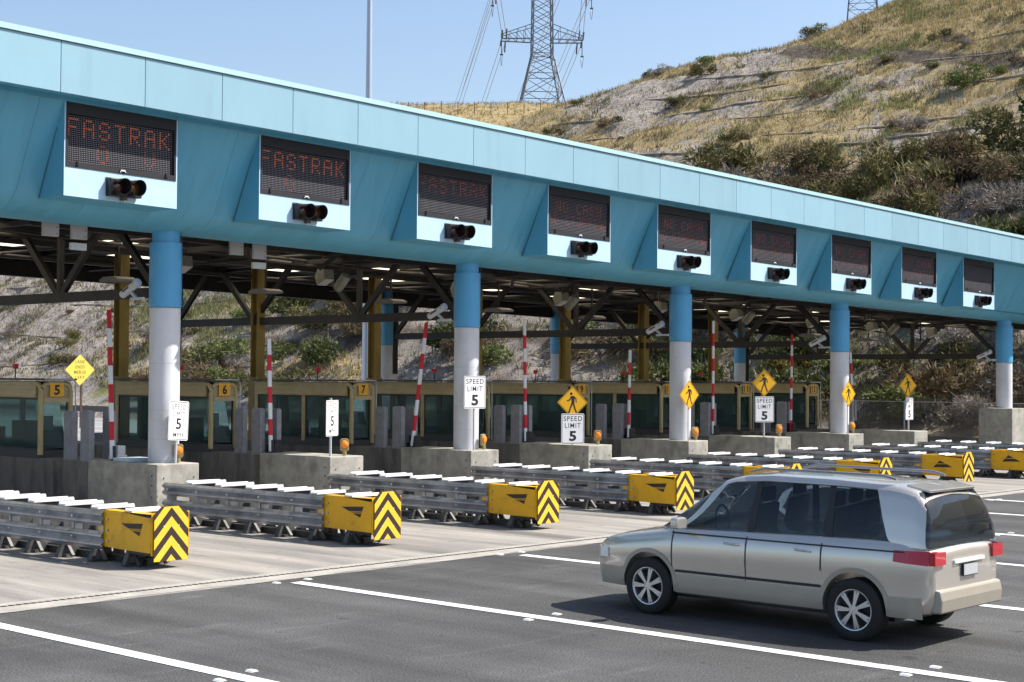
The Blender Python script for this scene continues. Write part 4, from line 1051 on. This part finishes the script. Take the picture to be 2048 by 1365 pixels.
def height(X, Y):
    X = np.asarray(X, float); Y = np.asarray(Y, float)
    bx = 57.5+1.0*np.sin(Y*.05)
    face = .56*(X-bx)
    wig = fbm(X, Y, .12, 3, 1)*.55
    # small terraces on the face
    face = face+.13*np.sin(face*2*math.pi/2.3+fbm(X, Y, .08, 2, 3)*1.2)
    cap = np.interp(Y, CR[0], CR[1])+np.clip(X-112, 0, 400)*-.02
    z1 = sm(face, cap, 3.0)
    s_ = .76*X+.65*Y
    z2 = np.minimum(52.4, 52.4-.36*(283-s_)) + fbm(X, Y, .03, 2, 5)*.5
    z = np.maximum(z1, z2)+wig*np.clip((X-58)/8, 0, 1)
    z = z+(fbm(X, Y, .9, 3, 2)*.14+fbm(X, Y, 2.3, 2, 8)*.07)*np.clip((X-58)/6, 0, 1)
    z = z+31*np.exp(-((X-342)**2+(Y-190)**2)/(2*32**2))
    return np.where(X < bx, -.3, np.maximum(z, -.3))
xs = np.concatenate([np.arange(56, 130, .55), np.arange(130, 180, 3), np.arange(180, 420, 5), np.arange(420, 1400, 60)])
ys = np.concatenate([np.arange(-400, -20, 20), np.arange(-20, 150, .55), np.arange(150, 420, 5), np.arange(420, 1500, 60)])
XX, YY = np.meshgrid(xs, ys, indexing='ij'); ZZ = height(XX, YY)
me = bpy.data.meshes.new('hills'); nx, ny = XX.shape
V = np.stack([XX, YY, ZZ], -1).reshape(-1, 3)
idx = np.arange(nx*ny).reshape(nx, ny)
F = np.stack([idx[:-1, :-1], idx[1:, :-1], idx[1:, 1:], idx[:-1, 1:]], -1).reshape(-1, 4)
me.from_pydata(V.tolist(), [], F.tolist())
me.polygons.foreach_set('use_smooth', [True]*len(me.polygons))
# ground cover mask: r = dry grass cover, g = green cover, b = dark soil
def cover(X, Y, Z):
    n1 = fbm(X, Y, .35, 3, 4); n2 = fbm(X, Y, .12, 2, 6); n3 = fbm(X, Y, .8, 2, 7)
    hillr = np.clip((96-Y)/14, 0, 1)            # nearer, right-hand hill
    dry = .30+.28*n1+.15*n2
    dry = dry+hillr*np.clip((Z-(24.6+.23*(Y-45)))/1.5, 0, 1)*.7                    # golden crown of the hill
    dry = dry+hillr*np.clip((Z-16)/3, 0, 1)*.10
    left = np.clip((Y-82)/14, 0, 1)
    dry = dry-left*np.clip((12.5-Z)/3, 0, 1)*.32+left*np.clip((Z-12)/3, 0, 1)*.55
    dry = np.where(Z > 40, .95, dry)
    green = np.clip(.15+.3*n2+.25*n3-.1, 0, 1)*np.where(Z > 40, .2, 1)
    zsc = 24.6+.23*(Y-45)
    scarp = np.exp(-((Z-(zsc+.4*n3))/.7)**2)*np.clip(.75+.5*n1, 0, 1)*hillr*np.clip((78-Y)/12, 0, 1)
    lines = np.exp(-((np.mod(Z+.9*n2+.4*n3, 3.1)-1.5)/.28)**2)*.55*np.clip(1.2-left, 0, 1)
    dark = np.clip(scarp*1.2+lines*.8+np.clip((15-Z)/5, 0, 1)*np.clip(1-left, 0, 1)*.45, 0, 1)
    dry = dry*(1-.7*scarp)
    return np.clip(dry, 0, 1), np.clip(green, 0, 1), dark
dr, gr, dk = cover(XX, YY, ZZ)
ca = me.color_attributes.new('cover', 'FLOAT_COLOR', 'POINT')
ca.data.foreach_set('color', np.stack([dr, gr, dk, np.ones_like(dr)], -1).reshape(-1))
M_hill = bpy.data.materials.new('hill soil'); M_hill.use_nodes = True
n = M_hill.node_tree; b = n.nodes['Principled BSDF']; b.inputs['Roughness'].default_value = .95; b.inputs['Specular IOR Level'].default_value = .1
at = n.nodes.new('ShaderNodeAttribute'); at.attribute_name = 'cover'; sp = n.nodes.new('ShaderNodeSeparateColor'); n.links.new(at.outputs['Color'], sp.inputs[0])
g_ = n.nodes.new('ShaderNodeNewGeometry')
def noise(scale, det=8, rough=.7):
    z = n.nodes.new('ShaderNodeTexNoise'); z.inputs['Scale'].default_value = scale; z.inputs['Detail'].default_value = det; z.inputs['Roughness'].default_value = rough
    n.links.new(g_.outputs['Position'], z.inputs['Vector']); return z.outputs['Fac']
def ramp(src, p0, p1, c0_, c1_):
    r_ = n.nodes.new('ShaderNodeValToRGB'); e = r_.color_ramp.elements; e[0].position = p0; e[1].position = p1; e[0].color = (*c0_, 1); e[1].color = (*c1_, 1); n.links.new(src, r_.inputs[0]); return r_.outputs[0]
def mix(f, a, b2):
    x = n.nodes.new('ShaderNodeMix'); x.data_type = 'RGBA'; n.links.new(f, x.inputs['Factor']); n.links.new(a, x.inputs['A']); n.links.new(b2, x.inputs['B']); return x.outputs['Result']
def madd(a, b2, k=1.0, off=0.0):
    q = n.nodes.new('ShaderNodeMath'); q.operation = 'MULTIPLY_ADD'; n.links.new(b2, q.inputs[0]); q.inputs[1].default_value = k; n.links.new(a, q.inputs[2])
    c_ = n.nodes.new('ShaderNodeMath'); c_.operation = 'ADD'; c_.inputs[1].default_value = off; n.links.new(q.outputs[0], c_.inputs[0]); return c_.outputs[0]
na = noise(.9); nb_ = noise(3.5); nc = noise(.25)
soil = ramp(nb_, .36, .62, (.16, .135, .115), (.46, .42, .375))
dryc = ramp(na, .35, .65, (.26, .20, .10), (.43, .34, .19))
grnc = ramp(nb_, .35, .65, (.10, .12, .035), (.24, .25, .08))
darkc = ramp(nb_, .35, .65, (.055, .043, .034), (.19, .155, .125))
def thr(v): return ramp(v, .42, .62, (0, 0, 0), (1, 1, 1))
f1 = thr(madd(sp.outputs[0], na, 1.6, -.75+.05)); f2 = thr(madd(sp.outputs[1], nb_, 1.4, -.70)); f3 = thr(madd(sp.outputs[2], nb_, 1.2, -.62))
c_ = mix(f1, soil, dryc); c_ = mix(f3, c_, darkc); c_ = mix(f2, c_, grnc)
n.links.new(c_, b.inputs['Base Color'])
bp = n.nodes.new('ShaderNodeBump'); bp.inputs['Strength'].default_value = 1.0; bp.inputs['Distance'].default_value = .35
nbm = noise(1.6, 10, .75); n.links.new(nbm, bp.inputs['Height']); n.links.new(bp.outputs[0], b.inputs['Normal'])
me.materials.append(M_hill)
o = bpy.data.objects.new('hills', me); C.objects.link(o); tag(o, kind='structure')

# ------------------------------------------------------------------ plants
def leafmat(name, c1, c2):
    m = bpy.data.materials.new(name); m.use_nodes = True; n = m.node_tree; b = n.nodes['Principled BSDF']; b.inputs['Roughness'].default_value = .75; b.inputs['Specular IOR Level'].default_value = .2
    oi = n.nodes.new('ShaderNodeObjectInfo'); ge = n.nodes.new('ShaderNodeNewGeometry')
    wn = n.nodes.new('ShaderNodeTexNoise'); wn.inputs['Scale'].default_value = 1.7; wn.inputs['Detail'].default_value = 5; n.links.new(ge.outputs['Position'], wn.inputs['Vector'])
    ad = n.nodes.new('ShaderNodeMath'); ad.operation = 'MULTIPLY_ADD'; n.links.new(oi.outputs['Random'], ad.inputs[0]); ad.inputs[1].default_value = .3; n.links.new(wn.outputs['Fac'], ad.inputs[2])
    r_ = n.nodes.new('ShaderNodeValToRGB'); e = r_.color_ramp.elements; e[0].position = .38; e[1].position = .85; e[0].color = (*c1, 1); e[1].color = (*c2, 1)
    n.links.new(ad.outputs[0], r_.inputs[0]); n.links.new(r_.outputs[0], b.inputs['Base Color'])
    tl = n.nodes.new('ShaderNodeBsdfTranslucent'); mx = n.nodes.new('ShaderNodeMixShader'); mx.inputs[0].default_value = .2
    n.links.new(r_.outputs[0], tl.inputs[0]); n.links.new(b.outputs[0], mx.inputs[1]); n.links.new(tl.outputs[0], mx.inputs[2]); n.links.new(mx.outputs[0], n.nodes['Material Output'].inputs[0])
    return m
LM = {'olive': leafmat('olive scrub leaf', (.07, .066, .026), (.18, .165, .07)), 'grey': leafmat('grey twigs', (.12, .10, .085), (.30, .27, .24)),
      'brown': leafmat('brown scrub', (.07, .05, .03), (.19, .145, .085)), 'green': leafmat('bright green leaf', (.08, .10, .03), (.17, .20, .07)),
      'gold': leafmat('yellowing leaf', (.17, .12, .03), (.32, .24, .08)), 'dark': leafmat('dark green leaf', (.03, .04, .014), (.10, .115, .04))}
def bush_mesh(kind, seed, n_leaf, tw=.5):
    g = np.random.default_rng(seed); V = []; F = []
    nl = g.integers(5, 9); cen = np.stack([g.normal(0, .42, nl), g.normal(0, .42, nl), g.uniform(.25, .72, nl)], -1); rad = g.uniform(.28, .5, nl)
    for i in range(n_leaf):
        j = g.integers(nl); dr_ = g.normal(size=3); dr_ /= np.linalg.norm(dr_); rr = rad[j]*(g.uniform(.35, 1.0)**.5)*(1+.35*g.random()**4)
        p = cen[j]+dr_*rr*np.array([1, 1, .85])
        if p[2] < 0: p[2] = abs(p[2])*.4
        s_ = g.uniform(.035, .085)
        ax = g.normal(size=3)*.7+dr_*.6+np.array([0, 0, .5]); ax /= np.linalg.norm(ax)
        if g.random() < tw: L, wv = s_*3.2, s_*.28
        else: L, wv = s_*1.3, s_*.8
        sd = np.cross(ax, g.normal(size=3)); sd /= np.linalg.norm(sd)+1e-9
        b0 = len(V); V += [tuple(p-sd*wv), tuple(p+sd*wv), tuple(p+ax*L+sd*wv*.4), tuple(p+ax*L-sd*wv*.4)]; F.append((b0, b0+1, b0+2, b0+3))
    for i in range(16):   # stems from the root
        j = g.integers(nl); p = cen[j]+g.normal(size=3)*.15; q = np.array([g.normal(0, .05), g.normal(0, .05), -.15]); wv = .012
        b0 = len(V); V += [tuple(q-[wv, 0, 0]), tuple(q+[wv, 0, 0]), tuple(p+[wv*.5, 0, 0]), tuple(p-[wv*.5, 0, 0])]; F.append((b0, b0+1, b0+2, b0+3))
    me = bpy.data.meshes.new('bush_'+kind); me.from_pydata(V, [], F); me.materials.append(LM[kind]); return me
BM = {k: [bush_mesh(k, 100+i*7+hash_, 1500 if k != 'grey' else 1300, {'grey': .95, 'brown': .8, 'gold': .5, 'green': .3, 'olive': .6, 'dark': .4}[k]) for i in range(2)] for hash_, k in enumerate(LM)}
desc = {'olive': 'olive green scrub bush', 'grey': 'bare grey twiggy bush', 'brown': 'brown dry scrub bush', 'green': 'bright green leafy bush', 'gold': 'yellow leaved bush', 'dark': 'dark green bush'}
nbush = 0
def put_bush(kind, x, y, sc, where, zs_=None):
    global nbush
    o = bpy.data.objects.new('scrub_bush', random.choice(BM[kind])); C.objects.link(o)
    o.location = (x, y, float(height(x, y))-.12*sc); o.rotation_euler = (random.uniform(-.1, .1), random.uniform(-.1, .1), random.uniform(0, 6.28))
    o.scale = (sc*random.uniform(.85, 1.25), sc*random.uniform(.85, 1.25), sc*random.uniform(.7, 1.05))
    tag(o, desc[kind]+' '+where, 'bush', desc[kind]+'es '+where); nbush += 1
def pick(ws):
    ks = list(ws); return random.choices(ks, [ws[k] for k in ks])[0]
rnd = random.Random(3)
# dense belt on the near hill above the canopy
cnt = 0; spots = []
def try_spot(x, y, sep):
    for (a, b2, s2) in spots:
        if (a-x)**2+(b2-y)**2 < ((sep+s2)*.5)**2: return False
    spots.append((x, y, sep)); return True
while cnt < 128:
    y = rnd.uniform(16, 84); x = rnd.uniform(72, 93); z = float(height(x, y))
    if z > 17.8-.03*(y-30)+rnd.uniform(-1.5, .8): continue
    if z < 8.5-.03*(y-30): continue
    sc = rnd.uniform(1.3, 2.9)
    if not try_spot(x, y, sc*.8): continue
    put_bush(pick({'olive': 4 if y > 45 else 2, 'grey': 2.2, 'brown': 4, 'dark': 1.3 if y < 40 else .6}), x, y, sc, 'in the dense belt on the hill above the canopy'); cnt += 1
cnt = 0
while cnt < 92:
    y = rnd.uniform(20, 96) if rnd.random() < .5 else rnd.uniform(21, 52); x = rnd.uniform(59.5, 71)
    sc = rnd.uniform(1.0, 2.1)
    if y > 84: 
        if rnd.random() < .5: continue
        sc *= .7
    if not try_spot(x, y, sc*.85): continue
    put_bush(pick({'olive': 3, 'grey': 2, 'brown': 2, 'dark': 4.0 if y < 50 else 1, 'green': 1.4, 'gold': .8 if 40 < y < 75 else 0}), x, y, sc, 'at the foot of the hill seen through the toll lanes'); cnt += 1
cnt = 0
while cnt < 34:
    y = rnd.uniform(92, 150); x = rnd.uniform(59, 78); sc = rnd.uniform(.45, 1.2)
    if not try_spot(x, y, sc*2): continue
    put_bush(pick({'olive': 3, 'grey': 2, 'brown': 2.5, 'green': 1}), x, y, sc, 'scattered on the pale slope at left'); cnt += 1
cnt = 0
while cnt < 40:
    y = rnd.uniform(35, 92); x = rnd.uniform(88, 113); z = float(height(x, y))
    if z < 16.5: continue
    sc = rnd.uniform(.35, 1.1)
    put_bush(pick({'olive': 3, 'grey': 1.5, 'brown': 2.5, 'green': 1.2}), x, y, sc, 'scattered on the upper slope'); cnt += 1
for (x, y, sc, kd) in ((111.3, 84.2, .9, 'dark'), (100, 48, 1.5, 'green'), (115.3, 69.9, 1.0, 'olive'), (110.5, 83.0, .8, 'grey')):
    put_bush(kd, x, y, sc, 'standing by the hill crest' if x > 101 else 'alone on the upper slope')
# grass tufts: one uncountable object per colour
def tufts(name, label, mt, n_, fn, hmin, hmax, seed):
    g = np.random.default_rng(seed); P = []
    while sum(len(p) for p in P) < n_:
        q = fn(g, n_); P.append(q)
    P = np.concatenate(P)[:n_]; X, Y = P[:, 0], P[:, 1]; Z = height(X, Y); nb2 = 5
    H_ = g.uniform(hmin, hmax, n_)*g.uniform(.7, 1.3, n_)
    V = np.zeros((n_, nb2, 3, 3)); 
    for i in range(nb2):
        a = g.uniform(0, 6.28, n_); wd = g.uniform(.02, .05, n_)*(H_/.4)**.5; ln = g.uniform(.15, .7, n_); ox = g.normal(0, .14, n_); oy = g.normal(0, .14, n_)
        la = g.uniform(0, 6.28, n_); hh = H_*g.uniform(.6, 1.1, n_)
        V[:, i, 0] = np.stack([X+ox-np.cos(a)*wd, Y+oy-np.sin(a)*wd, Z-.05], -1); V[:, i, 1] = np.stack([X+ox+np.cos(a)*wd, Y+oy+np.sin(a)*wd, Z-.05], -1)
        V[:, i, 2] = np.stack([X+ox+np.cos(la)*ln*hh, Y+oy+np.sin(la)*ln*hh, Z+hh], -1)
    V = V.reshape(-1, 3); nf = len(V)//3
    me = bpy.data.meshes.new(name); me.vertices.add(len(V)); me.vertices.foreach_set('co', V.reshape(-1)); me.loops.add(nf*3); me.loops.foreach_set('vertex_index', np.arange(nf*3))
    me.polygons.add(nf); me.polygons.foreach_set('loop_start', np.arange(0, nf*3, 3)); me.polygons.foreach_set('loop_total', np.full(nf, 3)); me.update(); me.validate()
    me.materials.append(mt); o = bpy.data.objects.new(name, me); C.objects.link(o); tag(o, label, 'grass', kind='stuff')
def region(kind):
    def fn(g, n_):
        X = g.uniform(60, 122, n_*3); Y = g.uniform(10, 150, n_*3); Z = height(X, Y); dr, gr, dk = cover(X, Y, Z)
        v = (dr-.35*dk) if kind == 'dry' else gr*.9+.05*(Z < 14)
        k = (g.random(n_*3) < np.clip((v-.22)*1.6, .02, 1)) & (Z > .3); return np.stack([X[k], Y[k]], -1)
    return fn
M_dryg = leafmat('dry grass blade', (.29, .22, .10), (.50, .40, .20)); M_grng = leafmat('green grass blade', (.13, .14, .05), (.27, .27, .12)); M_twig = leafmat('dead stalks', (.08, .06, .045), (.24, .195, .15))
tufts('dry_grass', 'golden dry grass covering the hill', M_dryg, 52000, region('dry'), .14, .40, 11)
tufts('green_grass', 'pale green grass patches on the hill', M_grng, 24000, region('green'), .15, .42, 12)
def rg2(g, n_):
    X = g.uniform(60, 118, n_*2); Y = g.uniform(10, 140, n_*2); Z = height(X, Y); k = (Z > .3) & (g.random(n_*2) < np.where(Z < 18, .9, .35)); return np.stack([X[k], Y[k]], -1)
tufts('dead_stalks', 'brown dead stalks and litter on the bare soil', M_twig, 22000, rg2, .1, .38, 13)
def rgs(g, n_):
    X = g.uniform(60, 116, n_*4); Y = g.uniform(15, 140, n_*4); Z = height(X, Y); c_ = fbm(X, Y, .55, 3, 9)+.4*fbm(X, Y, 1.9, 2, 10)
    k = (Z > .3) & (c_ > np.where(Z < 18, .42, .72)); return np.stack([X[k], Y[k]], -1)
tufts('low_scrub', 'low dark scrub clumps scattered over the slope', leafmat('low scrub leaf', (.08, .07, .04), (.20, .18, .09)), 16000, rgs, .15, .42, 15)
def rg3(g, n_):
    X = g.uniform(150, 330, n_); Y = g.uniform(110, 330, n_); s_ = .76*X+.65*Y; Z = height(X, Y); k = (s_ > 190) & (s_ < 300) & (Z > 20); return np.stack([X[k], Y[k]], -1)
tufts('plateau_grass', 'yellow grass of the plateau around the pylon', M_dryg, 34000, rg3, .2, .55, 14)
# straw rolls along the contours
wr = random.Random(5); wn_ = 0
zlev = [3.4, 6.2, 8.6, 11.0, 13.0, 18.6, 20.3, 22.0, 23.6, 25.9, 27.6]
for zi, z in enumerate(zlev):
    y = 30 if z > 15 else 78
    while y < (84 if z > 15 else 140):
        L = wr.uniform(5, 16); pts_ = []; z0 = z+wr.uniform(-.3, .3)
        for yy in np.arange(y, y+L, 1.1):
            zz_ = z0+.25*math.sin(yy*.21+zi)
            X = np.arange(58, 124, .12); H_ = height(X, np.full_like(X, yy)); q = np.argmax(H_ > zz_)
            if H_[q] > zz_ and X[q] < 120: pts_.append((X[q]-.05, yy, float(H_[q])+.0))
        y += L+wr.uniform(1.5, 12)
        if len(pts_) < 5: continue
        m = MB(); m.tube(pts_, [.02]+[.075+.03*math.sin(i*1.7) for i in range(len(pts_)-2)]+[.02], 7)
        tag(m.build('straw_wattle', M_wattle, None, smooth=True), 'long brown straw erosion roll lying along the ' + ('upper slope' if z > 15 else 'pale slope seen under the canopy'), 'straw roll', 'erosion rolls along the ' + ('upper slope' if z > 15 else 'pale slope'))

#ZZ_PYLONS
# ------------------------------------------------------------------ pylons, wires, plateau fence
def pylon(loc, rz, label, base_w=4.1, waist_h=10.3, waist_w=1.95, H_=46, top_w=1.5, arms=((12.6, 7.8), (22.0, 9.6), (31.0, 7.2))):
    t = empty('lattice_pylon', loc, label, 'pylon', rz=rz)
    def hw(z): return float(np.interp(z, [0, waist_h, H_-4, H_], [base_w, waist_w, top_w, .2]))
    leg = MB(); br = MB(); lv = [0, .38*waist_h, .68*waist_h, .89*waist_h, waist_h] if waist_h < 16 else list(np.linspace(0, waist_h, 9)); z = waist_h
    while z < H_-2: z += 2.1; lv.append(z)
    for sx in (-1, 1):
        for sy in (-1, 1):
            for i in range(len(lv)-1):
                a, b2 = hw(lv[i]), hw(lv[i+1]); leg.bar((sx*a, sy*a, lv[i]), (sx*b2, sy*b2, lv[i+1]), .24, .24)
    for i in range(len(lv)-1):
        a, b2 = hw(lv[i]), hw(lv[i+1]); z0, z1 = lv[i], lv[i+1]
        for (p, q) in (((-1, -1), (1, -1)), ((1, -1), (1, 1)), ((1, 1), (-1, 1)), ((-1, 1), (-1, -1))):
            if i >= 1 or True:
                br.bar((p[0]*a, p[1]*a, z0), (q[0]*b2, q[1]*b2, z1), .11, .11); br.bar((q[0]*a, q[1]*a, z0), (p[0]*b2, p[1]*b2, z1), .11, .11)
            if i in (1, 2, 4): br.bar((p[0]*a, p[1]*a, z0), (q[0]*a, q[1]*a, z0), .13, .13)
    leg.build('tower_leg', M_lat, t); br.build('tower_bracing', M_lat, t)
    for (za, la) in arms:
        m = MB(); ins = MB()
        wq = hw(za)
        for sx in (-1, 1):
            for sy in (-1, 1):
                m.bar((sx*wq, sy*wq, za), (sx*la, sy*wq*.6, za), .18, .22); m.bar((sx*wq, sy*wq, za+2.9), (sx*la, sy*wq*.6, za+.9), .13, .13)
                m.bar((sx*la, sy*wq*.6, za-.1), (sx*la, sy*wq*.6, za+1.6), .11, .11)
                n__ = 4
                for i in range(n__):
                    f0, f1 = i/n__, (i+1)/n__
                    def lo(f): return (sx*(wq+(la-wq)*f), sy*wq*(1-.4*f), za)
                    def up(f): return (sx*(wq+(la-wq)*f), sy*wq*(1-.4*f), za+2.9-2.0*f)
                    m.bar(lo(f0), up(f1), .08, .08); m.bar(lo(f1), up(f1), .08, .08)
            for i in range(5):
                f = i/4; x = sx*(wq+(la-wq)*f); m.bar((x, -wq*(1-.4*f), za), (x, wq*(1-.4*f), za), .1, .1)
        am = m.build('cross_arm', M_lat, t)
        for sx in (-1, 1):
            x = sx*la
            for sy in (-1, 1):
                ins.tube([(x, sy*wq*.6, za+.1), (x+sx*.05, sy*(wq*.6+1.0), za-.7 if sy > 0 else za+1.4)], .16, 6); ins.tube([(x-sx*.8, sy*wq*.6, za), (x-sx*.8, sy*(wq*.6+1.3), za-1.9 if sy > 0 else za+1.6)], .14, 6)
            ins.tube([(x, 0, za), (x, 0, za-2.7)], .09, 6); ins.box(x-.3, x+.3, -.15, .15, za-3.0, za-2.75)
            loop = [(x, -2+4*i/8, za-3.1-1.9*math.sin(i*math.pi/8)) for i in range(9)]; ins.tube(loop, .045, 5)
        explode(ins, 'insulator', M_insul, am)
    return t
T1 = Vector((225.28, 196.44, 52.4)); rz1 = R(-49+6)
AR1 = ((15.3, 7.8), (24.7, 9.6), (33.7, 7.2))
pylon(T1, rz1, 'tall grey lattice power pylon standing on the golden plateau left of the hill', 4.75, 12.6, 1.95, 49, 1.5, AR1)
T2 = Vector((337.8, 190.7, 75.0))
pylon(T2, R(-60), 'distant lattice pylon legs rising behind the hill crest at the top right', 4.9, 38, 1.9, 60, 1.6, ((40, 9), (50, 11)))
def wire(p, q, sag, name_lab):
    m = MB(); p = Vector(p); q = Vector(q); m.tube([p.lerp(q, f)-Vector((0, 0, sag*4*f*(1-f))) for f in np.linspace(0, 1, 16)], .05, 4)
    tag(m.build('power_line', M_wire, None), name_lab, 'power line', 'thin power lines strung from the pylon')
Rz = Matrix.Rotation(rz1, 3, 'Z')
viewr = Vector((math.sin(.735), -math.cos(.735), 0)); viewd = Vector((math.cos(.735), math.sin(.735), 0))
for ai, (za, la) in enumerate(AR1):
    for sx in (-1, 1):
        for dd in (0, .8):
            p = T1+Rz @ Vector((sx*(la-dd), 1.2, za-.3))
            # far side: falls behind the plateau edge to the left
            wire(p, p+viewd*330-viewr*(46+ai*3-sx*2)+Vector((0, 0, -48-za*.35)), 5, 'thin wire running from the pylon down to the left behind the plateau' if sx < 0 else 'thin wire passing behind the pylon toward the lower left')
            p = T1+Rz @ Vector((sx*(la-dd), -1.2, za+.6))
            wire(p, p-viewd*190+viewr*(-6+sx*2)+Vector((0, 0, 24)), 3, 'thin wire rising from the pylon toward the top of the photo')
t = empty('plateau_fence', (0, 0, 0), 'thin wire fence along the plateau edge below the pylon', 'fence')
fp = []
for i in range(48):
    lat = -62+i*2.9; p = viewd*272+viewr*lat; p.z = float(height(p.x, p.y)); fp.append(p)
    m = MB(); m.bar((p.x, p.y, p.z-.2), (p.x, p.y, p.z+2.3), .09, .09); m.build('fence_post', M_wood, t)
m = MB()
for i in range(47):
    for hz in (.7, 1.3, 1.9, 2.2): m.bar(fp[i]+Vector((0, 0, hz)), fp[i+1]+Vector((0, 0, hz)), .018, .018)
m.build('fence_wire', M_wire, t)
print('bushes', nbush)
